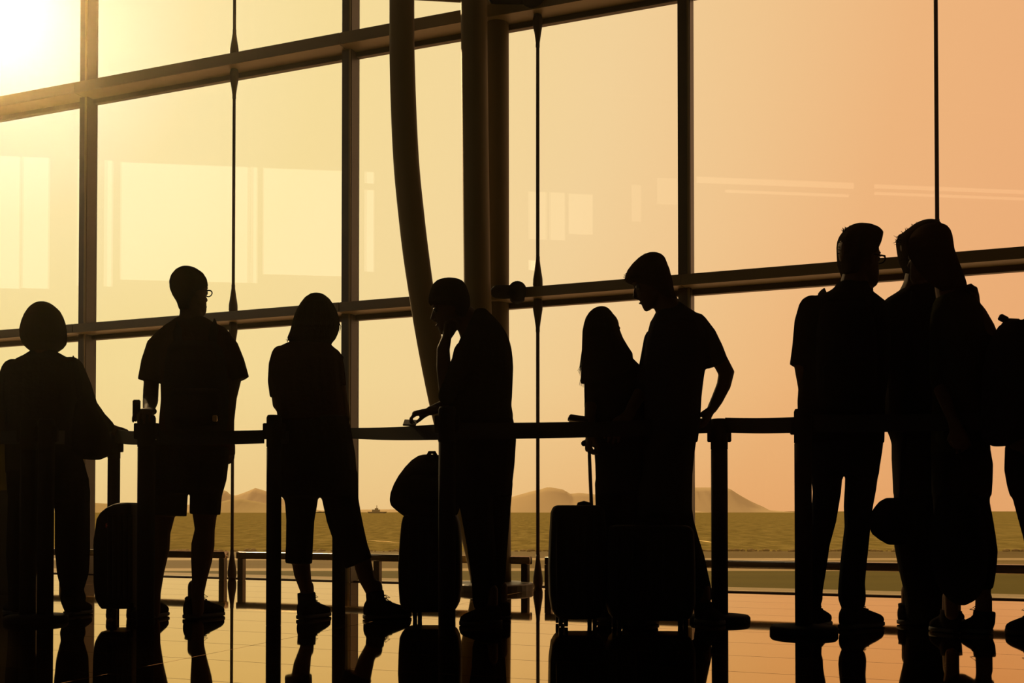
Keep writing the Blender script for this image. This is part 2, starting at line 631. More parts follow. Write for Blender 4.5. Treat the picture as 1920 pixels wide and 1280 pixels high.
n_win += 1
w = empty('window_%d' % n_win, virtual(320, 420) * 1, kind='structure')
for u0, u1, v0, v1 in ((-70, -6, 290, 540), (-2, 36, 293, 540), (42, 90, 295, 540), (146, 209, 300, 536), (226, 481, 309, 528), (493, 652, 318, 516), (668, 700, 322, 342), (668, 700, 356, 508)):
    lit('pane', u0, v0, u1, v1, M['litroom'], w)
n_win += 1
w = empty('window_%d' % n_win, virtual(1040, 400) * 1, kind='structure')
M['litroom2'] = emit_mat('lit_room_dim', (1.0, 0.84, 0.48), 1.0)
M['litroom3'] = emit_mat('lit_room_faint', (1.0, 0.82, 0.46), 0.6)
for u0, u1, v0, v1, m in ((974, 1058, 360, 448, 'litroom2'), (1066, 1110, 364, 438, 'litroom2'), (1184, 1201, 347, 414, 'litroom3'), (1232, 1268, 334, 382, 'litroom3')):
    lit('pane', u0, v0, u1, v1, M[m], w)
cl = empty('ceiling_lamp', virtual(990, 495) * 1, 'small bright lamp mirrored in the glass beside the columns', 'lamp')
lit('lamp_housing', 968, 484, 1010, 510, M['frame'], cl, 0.04)
lit('lamp_shade', 972, 488, 1006, 506, M['litlamp'], cl, 0.06)
ls = empty('strip_light', virtual(1500, 350) * 1, 'long thin strip light mirrored across the right hand glass', 'lamp')
lit('diffuser', 1304, 337, 1600, 347, M['litstrip'], ls)
lit('diffuser', 1360, 360, 1590, 364, M['litstrip'], ls)
lit('diffuser', 1640, 352, 1960, 358, M['litstrip'], ls)
lit('diffuser', 1640, 366, 1960, 370, M['litstrip'], ls)

# scattering volume added to imitate the warm lens flare veil around the sun
hz = bpy.data.materials.new('flare_veil_volume')
hz.use_nodes = True
n_ = hz.node_tree
n_.nodes.clear()
ho = n_.nodes.new('ShaderNodeOutputMaterial')
hv = n_.nodes.new('ShaderNodeVolumeScatter')
hv.inputs['Color'].default_value = (1.0, 0.85, 0.6, 1)
hv.inputs['Density'].default_value = 0.0012
hv.inputs['Anisotropy'].default_value = 0.955
n_.links.new(hv.outputs[0], ho.inputs['Volume'])
g = G()
hc = [W((meet - Q).dot(E) + 2.5, 0.28, 0), W(mull[6] - 0.4, 0.28, 0), rb - N * 0.8 - E * 0.8, far + wn * 0.6 - wd * 1.5]
if (hc[1] - hc[0]).cross(hc[2] - hc[1]).z < 0: hc.reverse()
g.rings([[Vector((p.x, p.y, -0.3)) for p in hc], [Vector((p.x, p.y, CEIL - 0.02)) for p in hc]])
prop(put('flare_veil', g.mesh('flare_veil', hz), smooth=False), kind='stuff')

# ---------------------------------------------------------------- outdoors: apron, grass, bank, sea, hills
GZ = -4.5
M['grass'] = mat('grass', (0.080, 0.070, 0.013), 0.95, 0, 0.35, 0.12, spec=0.05, stretch=(0.25, 1, 1))
M['road'] = mat('service_road', (0.30, 0.24, 0.12), 0.9, 0, 0.1, 0.3, spec=0.1)
M['bank'] = mat('bank_earth', (0.13, 0.10, 0.036), 0.95, 0, 0.3, 0.1, spec=0.05, stretch=(0.2, 1, 1))
M['apron'] = mat('apron_concrete', (0.22, 0.17, 0.09), 0.9, 0, 0.1, 0.2, spec=0.1)
M['rock'] = mat('shore_rock', (0.12, 0.09, 0.035), 0.95, 0, 0.4, 0.6, col2=(0.40, 0.32, 0.13), spec=0.05)


def strip(name, v_near, v_far, m, z=GZ, label=None):
    y0 = on_floor(960, v_near, z).y; y1 = on_floor(960, v_far, z).y
    g = G(); g.box((0, (y0 + y1) / 2, z - 0.25), (y1 * 2.4, y1 - y0, 0.5))
    o = put(name, g.mesh(name, m), smooth=False)
    return prop(o, kind='structure')


strip('grass_field', 1190, 1070, M['grass'])
strip('service_road', 1070, 1065, M['road'])
strip('embankment', 1065, 1050, M['bank'])
strip('coast_road', 1050, 1046, M['road'])
strip('sea_bank', 1046, 1033, M['bank'])
ys = on_floor(960, 1033, GZ).y
rng = random.Random(3)
g = G()
for i in range(420):
    x = rng.uniform(-1, 1) * ys * 0.62
    s = rng.uniform(0.10, 0.30)
    g.ball((x, ys + rng.uniform(-1.2, 1.5), GZ + s * 0.3), (s * rng.uniform(0.8, 1.8), s, s * rng.uniform(0.5, 0.9)), k=6)
prop(put('shore_rocks', g.mesh('shore_rocks', M['rock']), smooth=False), kind='stuff')


def sea_mat():
    m = bpy.data.materials.new('sea_water')
    m.use_nodes = True
    n = m.node_tree
    b = n.nodes['Principled BSDF']
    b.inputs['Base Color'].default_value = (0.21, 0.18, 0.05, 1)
    b.inputs['Roughness'].default_value = 0.8
    b.inputs['IOR'].default_value = 1.33
    b.inputs['Specular IOR Level'].default_value = 0.0
    t = n.nodes.new('ShaderNodeTexCoord')
    mp = n.nodes.new('ShaderNodeMapping'); mp.inputs['Scale'].default_value = (0.05, 0.012, 1)
    x = n.nodes.new('ShaderNodeTexNoise'); x.inputs['Scale'].default_value = 9.0; x.inputs['Detail'].default_value = 8; x.inputs['Roughness'].default_value = 0.65
    n.links.new(t.outputs['Object'], mp.inputs['Vector']); n.links.new(mp.outputs['Vector'], x.inputs['Vector'])
    cr = n.nodes.new('ShaderNodeValToRGB')
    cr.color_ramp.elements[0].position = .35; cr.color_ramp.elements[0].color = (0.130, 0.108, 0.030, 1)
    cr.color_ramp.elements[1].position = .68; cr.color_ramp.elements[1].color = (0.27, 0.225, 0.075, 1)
    n.links.new(x.outputs['Fac'], cr.inputs['Fac']); n.links.new(cr.outputs['Color'], b.inputs['Base Color'])
    bp = n.nodes.new('ShaderNodeBump'); bp.inputs['Strength'].default_value = 0.6; bp.inputs['Distance'].default_value = 1.5
    n.links.new(x.outputs['Fac'], bp.inputs['Height']); n.links.new(bp.outputs['Normal'], b.inputs['Normal'])
    return m


g = G()
g.box((0, 15000, GZ - 0.45), (50000, 30000 - 2 * ys, 0.4))
prop(put('sea', g.mesh('sea', sea_mat()), smooth=False), kind='structure')


def hill(d, prof, m, depth, seed):
    """a ridge with its crest on the given skyline and slopes on both sides"""
    rr = random.Random(seed)
    us = [p[0] for p in prof]
    n = 60
    xs = np.linspace(us[0], us[-1], n)
    vs = np.interp(xs, us, [p[1] for p in prof])
    rows = []
    for k, (s, hq) in enumerate(((-1.0, 0.0), (-0.55, 0.42), (-0.2, 0.8), (0.0, 1.0), (0.5, 0.6), (1.0, 0.0))):
        line = []
        for i in range(n):
            c = P(xs[i], vs[i], d)
            h = max(0.0, c.z - GZ) * hq
            j = 1 + (rr.uniform(-0.03, 0.03) if 0 < hq < 1 else 0)
            line.append((c.x, d + s * depth, GZ - 1 + h * j))
        rows.append(line)
    v = [p for l in rows for p in l]
    f = []
    for a in range(len(rows) - 1):
        for i in range(n - 1):
            f.append((a * n + i, a * n + i + 1, (a + 1) * n + i + 1, (a + 1) * n + i))
    me = bpy.data.meshes.new('hill'); me.from_pydata(v, [], f); me.materials.append(m)
    return prop(put('hill', me), kind='structure')


M['hill_far'] = mat('haze_painted_hill', (0.50, 0.42, 0.25), 1.0, 0, 0.08, 0.004, spec=0.0)  # hazy distance is painted into both pale hill colours
M['hill_near'] = mat('haze_painted_hill_near', (0.42, 0.36, 0.19), 1.0, 0, 0.08, 0.004, spec=0.0)
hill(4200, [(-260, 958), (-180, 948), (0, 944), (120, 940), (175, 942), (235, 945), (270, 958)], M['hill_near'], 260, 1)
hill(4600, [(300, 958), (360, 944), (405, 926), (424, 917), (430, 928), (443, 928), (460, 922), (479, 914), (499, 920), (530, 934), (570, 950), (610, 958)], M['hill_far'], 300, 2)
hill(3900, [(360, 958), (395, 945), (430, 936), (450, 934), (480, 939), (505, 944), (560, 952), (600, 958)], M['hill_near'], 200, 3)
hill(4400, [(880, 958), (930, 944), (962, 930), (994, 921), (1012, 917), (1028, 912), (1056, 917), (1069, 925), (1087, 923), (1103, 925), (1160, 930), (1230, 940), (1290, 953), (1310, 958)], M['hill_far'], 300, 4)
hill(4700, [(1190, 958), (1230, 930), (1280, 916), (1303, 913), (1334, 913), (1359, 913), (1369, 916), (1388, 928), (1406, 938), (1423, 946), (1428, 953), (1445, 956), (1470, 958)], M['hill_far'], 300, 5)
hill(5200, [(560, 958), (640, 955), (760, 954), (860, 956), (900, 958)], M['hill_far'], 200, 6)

M['ship'] = mat('haze_painted_ship', (0.30, 0.26, 0.14), 1.0, 0, 0.1, 0.2, spec=0)  # ship colour paled to paint in the hazy distance
sp = P(706, 958, 2600); sp.z = GZ
sh = empty('ship', sp, 'tiny hazy cargo ship on the horizon right of the woman in short trousers', 'ship')
g = G()
px = 2600 / F
g.rings([[sp + Vector((x * px, y, 0)) for x, y in ((-15, 0), (-12, -6), (13, -6), (17, 0), (13, 6), (-12, 6))],
         [sp + Vector((x * px, y, 3.0 * px)) for x, y in ((-17, 0), (-14, -7), (14, -7), (20, 0), (14, 7), (-14, 7))]])
put('hull', g.mesh('hull', M['ship']), sh, smooth=False)
g = G(); g.box(sp + Vector((-1 * px, 0, 5.0 * px)), (14 * px, 9, 4 * px)); g.box(sp + Vector((0, 0, 8 * px)), (6 * px, 7, 3 * px))
put('superstructure', g.mesh('superstructure', M['ship']), sh, smooth=False)
g = G(); g.cyl(sp + Vector((0.5 * px, 0, 8 * px)), sp + Vector((0.5 * px, 0, 15 * px)), 0.9 * px, 0.4 * px, 8)
put('mast', g.mesh('mast', M['ship']), sh, smooth=False)

M['pale_water'] = mat('pale_water', (0.75, 0.62, 0.28), 0.9, 0, 0.1, 0.5, spec=0)  # thin pale streaks lying on the water
for (u0, v0, u1, v1) in ((690, 1013, 752, 1017.5), (1308, 1013, 1338, 1017)):
    a = on_floor(u0, v0, GZ - 0.24); b = on_floor(u1, v1, GZ - 0.24)
    g = G()
    n = 10
    pts = [a.lerp(b, i / n) + Vector((0, math.sin(i * 1.3) * 0.6, 0)) for i in range(n + 1)]
    g.tube(pts, [0.03 + 0.10 * math.sin(math.pi * (i + 0.3) / (n + 0.6)) for i in range(n + 1)], 1.0, k=6, up=UP)
    prop(put('pale_streak', g.mesh('pale_streak', M['pale_water'])), kind='stuff')

# ---------------------------------------------------------------- tree-like steel column beside the glass
CD = 7.30
cb = P(925, 1104, CD); cb.z = 0
col = empty('steel_column', cb, 'branching steel column of one bowed and two straight tubes beside the glass', 'column')


def px_tube(name, pts, d, m, parent, k=28):
    g = G(d)
    n = len(pts)
    # resample smoothly
    g.tube([P(u, v, d + o) for u, v, h, o in pts], [h * d / F for u, v, h, o in pts], 1.0, k=k, round_ends=(False, False))
    me = g.mesh(name, m)
    return put(name, me, parent)


def smooth_pts(pts, n=6):
    arr = np.array(pts, float); res = []
    for i in range(len(arr) - 1):
        p0 = arr[max(i - 1, 0)]; p1 = arr[i]; p2 = arr[i + 1]; p3 = arr[min(i + 2, len(arr) - 1)]
        for j in range(n):
            t = j / n
            res.append(0.5 * ((2 * p1) + (p2 - p0) * t + (2 * p0 - 5 * p1 + 4 * p2 - p3) * t * t + (3 * p1 - p0 - 3 * p2 + p3) * t ** 3))
    res.append(arr[-1])
    return [tuple(r) for r in res]


px_tube('bowed_tube', smooth_pts([(762, -1100, 23.5, 0), (755, -450, 23.5, 0), (753.5, 0, 23.5, 0), (755, 150, 24, 0), (761.5, 300, 24.3, 0), (772, 410, 24.5, 0), (781, 485, 24.5, 0), (792, 560, 24, 0), (802, 620, 24, 0), (815, 690, 24, 0), (832, 770, 24, 0), (852, 850, 24, 0), (875, 950, 24, 0), (897, 1040, 24, 0), (908, 1098, 24, 0)]), CD, M['column'], col)
px_tube('straight_tube', smooth_pts([(880, -1100, 25.5, 0.1), (888.5, 0, 25.3, 0.1), (894, 480, 25.6, 0.1), (897, 590, 25.6, 0.1), (912, 1098, 25, 0.0)]), CD - 0.05, M['column'], col)
px_tube('straight_tube', smooth_pts([(930, -1030, 23, 0.3), (932, 0, 23, 0.3), (932.5, 480, 23, 0.3), (932.5, 620, 23, 0.3), (936, 1098, 23, 0.1)]), CD + 0.03, M['column'], col)
g = G(); k = 40
prf = [(0.0, 0.275), (0.040, 0.275), (0.047, 0.265), (0.047, 0.1)]
g.rings([[cb + Vector((r * math.cos(2 * math.pi * j / k), r * math.sin(2 * math.pi * j / k), h)) for j in range(k)] for h, r in prf])
put('base_plinth', g.mesh('base_plinth', M['frame'], 0), col, smooth=False)
for (u, v, rad, nm) in ((970, 547, 17, 'clamp'), (1000, -8, 24, 'clamp')):
    g = G()
    dd = CD + 0.1
    a = P(932, v, dd + 0.1); b = P(u, v, dd)
    g.tube([a, b], [rad * 0.75 * dd / F] * 2, 1.0, k=18)
    g.tube([b + Vector((0, -0.07, 0)), b + Vector((0, 0.12, 0))], [rad * dd / F] * 2, 1.0, k=24, round_ends=(False, False))
    put(nm, g.mesh(nm, M['post'], 0.006), col)
g = G(); a = P(760, -8, CD + 0.15); b = P(905, 0, CD + 0.15)
g.tube([a, b], [7 * CD / F] * 2, 1.0, k=12)
put('cross_tie', g.mesh('cross_tie', M['column']), col)

# ---------------------------------------------------------------- low guard rails along the glass
GO = 0.20


def rail_thing(t0, t1, legs, label):
    r = empty('guard_rail', W((t0 + t1) / 2, GO, 0), label, 'guard rail', 'low rails along the glass')
    g = G(); zc = 0.194; k = 28
    pr = []
    for j in range(k):
        a = 2 * math.pi * j / k
        pr.append((0.030 * math.copysign(abs(math.cos(a)) ** 0.3, math.cos(a)), 0.027 * math.copysign(abs(math.sin(a)) ** 0.3, math.sin(a))))
    g.rings([[W(t, GO + x, zc + z) for x, z in pr] for t in (t0, t1)])
    put('rail', g.mesh('rail', M['steel']), r)
    for t in legs:
        g = G(); g.box(W(t, GO, 0.085), (0.048, 0.05, 0.17), AX)
        put('leg', g.mesh('leg', M['darksteel'], 0.004), r, smooth=False)


tt = lambda u: hit(u, 1080, GO)[0]
rail_thing(tt(418) - 5.0, tt(424), [tt(418), tt(418) - 1.6, tt(418) - 3.2, tt(418) - 4.9], 'polished low guard rail ending behind the man in shorts, leftmost of the rails')
rail_thing(tt(447), tt(995), [tt(453), tt(708), tt(985)], 'low guard rail behind the woman in short trousers, ending at the columns')
rail_thing(tt(1024), tt(1029) + 5.5, [tt(1029), tt(1793), tt(1793) + 1.6], 'low guard rail running behind the suitcase and the group on the right')

# ---------------------------------------------------------------- queue posts and belts
POSTS = [('A', 62, 5.2, 1, 0.0375), ('B', 213, 6.1, 0, 0.034), ('C', 274, 5.0, 0, 0.040), ('D', 513.5, 5.0, 0, 0.0345), ('E', 635.5, 6.0, 0, 0.037),
         ('F', 838, 4.6, 0, 0.0365), ('G', 1349, 5.2, 1, 0.040), ('H', 1506, 4.7, 1, 0.037)]
PL = {'A': 'black double queue post on a round base in front of the leftmost woman',
      'B': 'slim black queue post behind the suitcase at the left',
      'C': 'black queue post at the left hand of the man in shorts',
      'D': 'black queue post in front of the woman in short trousers',
      'E': 'black queue post hidden behind the legs of the woman in short trousers',
      'F': 'black queue post in front of the man resting his chin on his hand',
      'G': 'black queue post on a round base beside the man with hand on hip',
      'H': 'black queue post on a round base in front of the man with spectacles at right'}
posts = {}
PTOP = 0.985


def lathe(g, c, prof, k=32):
    g.rings([[c + Vector((r * math.cos(2 * math.pi * j / k), r * math.sin(2 * math.pi * j / k), h)) for j in range(k)] for h, r in prof])


for key, u, d, disc, rad in POSTS:
    c = P(u, 958, d); c.z = 0
    posts[key] = c
    p = empty('queue_post', c, PL[key], 'queue post', 'queue barrier posts')
    cs = [c]
    if key == 'A':
        cs = [P(53, 958, d), P(86, 958, d)]
        for q in cs: q.z = 0
    for q in cs:
        g = G(); lathe(g, q, [(0.0, rad), (PTOP - 0.15, rad), (PTOP - 0.15, rad * 0.93)])
        put('pole', g.mesh('pole', M['post'], 0.002), p)
        g = G(); lathe(g, q, [(PTOP - 0.149, rad * 1.03), (PTOP - 0.012, rad * 1.03), (PTOP, rad * 0.9)])
        h = put('cassette', g.mesh('cassette', M['plastic']), p)
        for s in (-1, 1):
            g = G(); g.box(q + Vector((s * (rad + 0.007), 0, PTOP - 0.075)), (0.02, 0.026, 0.075))
            put('belt_clip', g.mesh('belt_clip', M['plastic'], 0.003), h, smooth=False)
    if disc:
        g = G(); q = (cs[0] + cs[-1]) / 2
        lathe(g, q, [(0.0, 0.146), (0.020, 0.146), (0.030, 0.138), (0.034, 0.06), (0.036, rad)], 48)
        put('base', g.mesh('base', M['post']), p)

BELTS = [((-90, 806, 832, 5.4), (53, 806, 831, 5.2), 'black belt entering at the left edge of the frame'),
         ((86, 805, 831, 5.2), (213, 805, 830, 6.1), 'black belt at the right hand of the leftmost woman'),
         ((213, 805, 830, 6.1), (274, 806, 832, 5.0), 'short black belt above the leftmost suitcase'),
         ((274, 806, 833, 5.0), (513.5, 806, 831, 5.0), 'black belt across the hips of the man in shorts'),
         ((513.5, 806, 831, 5.0), (635.5, 803, 823, 6.0), 'black belt across the hips of the woman in short trousers'),
         ((635.5, 803, 822, 6.0), (838, 793, 823, 4.6), 'black belt under the hand of the man resting his chin'),
         ((838, 792, 823, 4.6), (1349, 784, 812, 5.2), 'long black belt in front of the couple facing each other'),
         ((1349, 784, 812, 5.2), (1506, 780, 810, 4.7), 'black belt right of the man with hand on hip'),
         ((1506, 778, 810, 4.7), (1990, 768, 802, 4.45), 'black belt across the group on the right')]
for (a, b, lab) in BELTS:
    g = G()
    n = 14
    pa, pb = P(a[0], 958, a[3]), P(b[0], 958, b[3])
    ta, ba = P(a[0], a[1], a[3]).z, P(a[0], a[2], a[3]).z
    tb, bb = P(b[0], b[1], b[3]).z, P(b[0], b[2], b[3]).z
    x = Vector((pb.x - pa.x, pb.y - pa.y, 0)); ln = x.length; x.normalize(); y = Vector((-x.y, x.x, 0))
    pa = Vector((pa.x, pa.y, 0)) + x * 0.046; pb = Vector((pb.x, pb.y, 0)) - x * 0.046
    rr = []
    for i in range(n + 1):
        s = i / n
        c = pa.lerp(pb, s); sag = -0.006 * math.sin(math.pi * s) * min(1, ln)
        t, bo = ta + (tb - ta) * s + sag, ba + (bb - ba) * s + sag
        rr.append([c + y * w + UP * z for w, z in ((-0.0012, bo), (0.0012, bo), (0.0012, t), (-0.0012, t))])
    g.rings(rr)
    prop(put('barrier_belt', g.mesh('barrier_belt', M['belt']), None, (pa + pb) / 2, smooth=False), lab, 'barrier belt', 'queue barrier belts')

# ---------------------------------------------------------------- dark cabinet at the left edge
CBD = 6.9
c0 = P(-60, 958, CBD); c0.z = 0
x0, x1 = P(-150, 958, CBD).x, P(34, 958, CBD).x
zt = P(0, 919, CBD).z
zt2 = P(0, 828, CBD).z
cab = empty('service_cabinet', Vector(((x0 + x1) / 2, CBD + 0.2, 0)), 'dark low cabinet with a smoky panel on top at the left edge', 'cabinet')
M['cabinet'] = mat('cabinet_laminate', (0.02, 0.018, 0.008), 0.5, 0, 0.2, 12, spec=0.3)
M['smoky'] = glass_mat('smoky_panel', 1.5, (0.09, 0.07, 0.012))
g = G(); g.box(((x0 + x1) / 2, CBD + 0.2, zt / 2), (x1 - x0, 0.4, zt))
put('body', g.mesh('body', M['cabinet'], 0.01), cab, smooth=False)
g = G(); g.box(((x0 + x1) / 2, CBD + 0.2, (zt + zt2) / 2), (x1 - x0 - 0.02, 0.02, zt2 - zt))
put('smoky_panel', g.mesh('smoky_panel', M['smoky']), cab, smooth=False)
g = G(); g.box(((x0 + x1) / 2, CBD + 0.2, zt2 + 0.01), (x1 - x0, 0.04, 0.025))
put('top_rail', g.mesh('top_rail', M['cabinet'], 0.003), cab, smooth=False)
# ---------------------------------------------------------------- people: shared anatomy


def head_rings(k=22, infl=0.0, t0=0.0, t1=1.0, face=1.0):
    """a head of unit height, chin at 0, face towards +y"""
    prof = [(0.00, .33, .12, .10), (.03, .385, .05, .17), (.09, .40, -.06, .225), (.16, .395, -.14, .255), (.24, .39, -.22, .275), (.33, .385, -.33, .29),
            (.42, .375, -.40, .305), (.50, .365, -.435, .315), (.57, .385, -.45, .322), (.64, .385, -.455, .328), (.72, .37, -.45, .328), (.80, .33, -.42, .31),
            (.87, .265, -.36, .27), (.93, .18, -.27, .21), (.975, .08, -.16, .13), (1.0, -.02, -.06, .04)]
    res = []
    for t, fr, ba, hw in prof:
        if t < t0 or t > t1: continue
        fr = fr * face
        c = (fr + ba) / 2; h = (fr - ba) / 2 + infl; w = hw + infl
        res.append([Vector((w * math.cos(2 * math.pi * j / k), c + h * math.sin(2 * math.pi * j / k), t + (infl if t > .7 else 0))) for j in range(k)])
    return res


class Head:
    def __init__(s, u, v_top, v_chin, d, yaw, pitch=0.0, roll=0.0, dy=0.0, size=None):
        """yaw 0 looks away from the camera, 90 to the right; pitch > 0 looks down"""
        s.d = d + dy
        a, b = P(u, v_top, s.d), P(u, v_chin, s.d)
        s.H = size or (a.z - b.z)
        s.c = (a + b) / 2
        s.R = Euler((0, 0, math.radians(-yaw))).to_matrix() @ Euler((-math.radians(pitch), 0, 0)).to_matrix() @ Euler((0, math.radians(roll), 0)).to_matrix()

    def x(s, p):
        p = Vector(p)
        return s.c + s.R @ ((p - Vector((0, 0, 0.5))) * s.H)

    def add(s, g):
        g.rings([[s.x(p) for p in r] for r in head_rings()])
        H = s.H
        g.tube([s.x(p) for p in ((0, .335, .56), (0, .40, .46), (0, .445, .37), (0, .40, .325))], [H * r for r in (.030, .042, .058, .045)], 1.0, up=s.R @ Vector((0, 1, 0)))   # nose
        g.tube([s.x(p) for p in ((-.09, .345, .20), (0, .385, .205), (.09, .345, .20))], [H * .030] * 3, 1.0)     # lips
        g.tube([s.x(p) for p in ((-.10, .27, .05), (0, .345, .035), (.10, .27, .05))], [H * .06] * 3, 1.0)        # chin
        g.tube([s.x(p) for p in ((-.2, .30, .60), (0, .36, .605), (.2, .30, .60))], [H * .035] * 3, 1.0)          # brow
        for q in (-1, 1):
            g.ball(s.x((q * .325, -.07, .44)), (H * .03, H * .075, H * .13), rot=s.R)                             # ears

    def features(s, root):
        for q in (-1, 1):
            g = G(); g.ball(s.x((q * .14, .31, .50)), s.H * .062, k=12)
            put('eye', g.mesh('eye', M['eye']), root)
        g = G(); g.tube([s.x(p) for p in ((-.10, .375, .20), (0, .418, .205), (.10, .375, .20))], [s.H * .018] * 3, 1.0, k=8)
        put('lips', g.mesh('lips', M['lips']), root)

    def scalp(s, g, infl=.045, t0=.5, face=.86):
        """short hair: a shell over the crown and the back of the head"""
        rr = head_rings(infl=infl, t0=t0, face=face)
        g.rings([[s.x(p) for p in r] for r in rr])
        g.tube([s.x(p) for p in ((0, -.33, .58), (0, -.30, .36), (0, -.22, .22))], [s.H * q for q in (.28, .24, .15)], .55, up=s.R @ Vector((0, 1, 0)))

    def glasses(s, root):
        g = G(); H = s.H
        up = s.R @ Vector((0, 1, 0))
        for q in (-1, 1):
            ring = [s.x((q * .150 + .105 * math.cos(t), .405, .50 + .07 * math.sin(t))) for t in [2 * math.pi * i / 14 for i in range(15)]]
            g.tube(ring, [H * .013] * 15, 1.0, k=6)
            g.tube([s.x((q * .255, .40, .52)), s.x((q * .335, .28, .52)), s.x((q * .345, -.05, .50))], [H * .013] * 3, 1.0, k=6)
        g.tube([s.x((-.045, .405, .51)), s.x((0, .43, .525)), s.x((.045, .405, .51))], [H * .012] * 3, 1.0, k=6)
        put('spectacles', g.mesh('spectacles', M['plastic']), root)


def hand(g, w, dirv, nrm, thumb, curl=25, size=0.18, spread=4):
    """palm, four fingers and a thumb; w wrist, dirv along the fingers, nrm out of the back of the hand,
    thumb +1 / -1 picks the side; curl bends every finger joint"""
    x = Vector(dirv).normalized()
    z = Vector(nrm); z = (z - x * z.dot(x)).normalized()
    y = z.cross(x) * thumb
    k = size / 0.18
    at = lambda a, b, c: Vector(w) + (x * a + y * b + z * c) * k
    g.tube([at(-.02, 0, 0), at(.015, .001, 0), at(.05, .002, .002), at(.088, .0, .001)], [.027 * k, .032 * k, .040 * k, .040 * k], [.75, .52, .38, .33], up=z, k=16)
    for i, (yb, ln, r) in enumerate(((.030, .070, .0088), (.0095, .079, .0090), (-.011, .073, .0086), (-.030, .058, .0078))):
        p = at(.082, yb, 0)
        a = math.radians(curl * (0.6 + 0.12 * i)); s = math.radians((1.5 - i) * spread)
        pts = [p]; rad = [r * k * 1.05]
        for f, q in ((.45, .96), (.32, .88), (.23, .76)):
            dv = x * (math.cos(a) * math.cos(s)) + y * (math.cos(a) * math.sin(s)) - z * math.sin(a)
            p = p + dv * (ln * f * k)
            pts.append(p); rad.append(r * q * k)
            a += math.radians(curl)
        g.tube(pts, rad, 1.0, k=10, up=y)
    a0 = at(.018, .020, -.006); a1 = at(.045, .044, -.014); a2 = at(.072, .054 - curl * .0003, -.022 - curl * .0002); a3 = at(.094, .052 - curl * .0005, -.030 - curl * .0003)
    g.tube([a0, a1, a2, a3], [.014 * k, .0115 * k, .0100 * k, .0080 * k], 1.0, k=10, up=z)


def foot_parts(heel, toe, wid=0.095, h=0.075):
    """a shoe from heel to toe on the floor; returns upper and sole shapes"""
    heel = Vector((heel.x, heel.y, 0)); toe = Vector((toe.x, toe.y, 0))
    x = (toe - heel); ln = x.length; x.normalize(); y = Vector((-x.y, x.x, 0))
    up, so = G(), G()
    k = 20
    rr = []; sr = []
    for s, hh, w in ((0.0, .052, .040), (.03, .070, .056), (.12, .088, .066), (.28, .092, .072), (.42, .080, .078), (.56, .066, .088), (.72, .054, .096), (.86, .044, .088), (.95, .034, .066), (1.0, .024, .034)):
        hh *= h / .075; w *= wid / .095
        ring = []; sring = []
        for j in range(k):
            t = 2 * math.pi * j / k
            c, sn = math.cos(t), math.sin(t)
            yy = math.copysign(abs(c) ** .8, c) * w / 2
            zz = hh / 2 + math.copysign(abs(sn) ** .7, sn) * hh / 2
            ring.append(heel + x * (ln * s) + y * yy + UP * (0.010 + zz * .95))
            sring.append(heel + x * (ln * (s * 1.01 - .005)) + y * (yy * 1.07) + UP * (0.001 + (0.5 + 0.5 * math.copysign(abs(sn) ** .3, sn)) * .022))
        rr.append(ring); sr.append(sring)
    up.rings(rr); so.rings(sr)
    return up, so


def strands(d, roots, r0=.0022):
    """single locks of hair: lists of (u, v, depth offset), tapering to a point"""
    g = G(d)
    for pts in roots:
        n = len(pts)
        g.tube([P(p[0], p[1], d + (p[2] if len(p) > 2 else 0)) for p in pts], [r0 * (1 - .85 * i / (n - 1)) + .0004 for i in range(n)], 1.0, k=6)
    return g


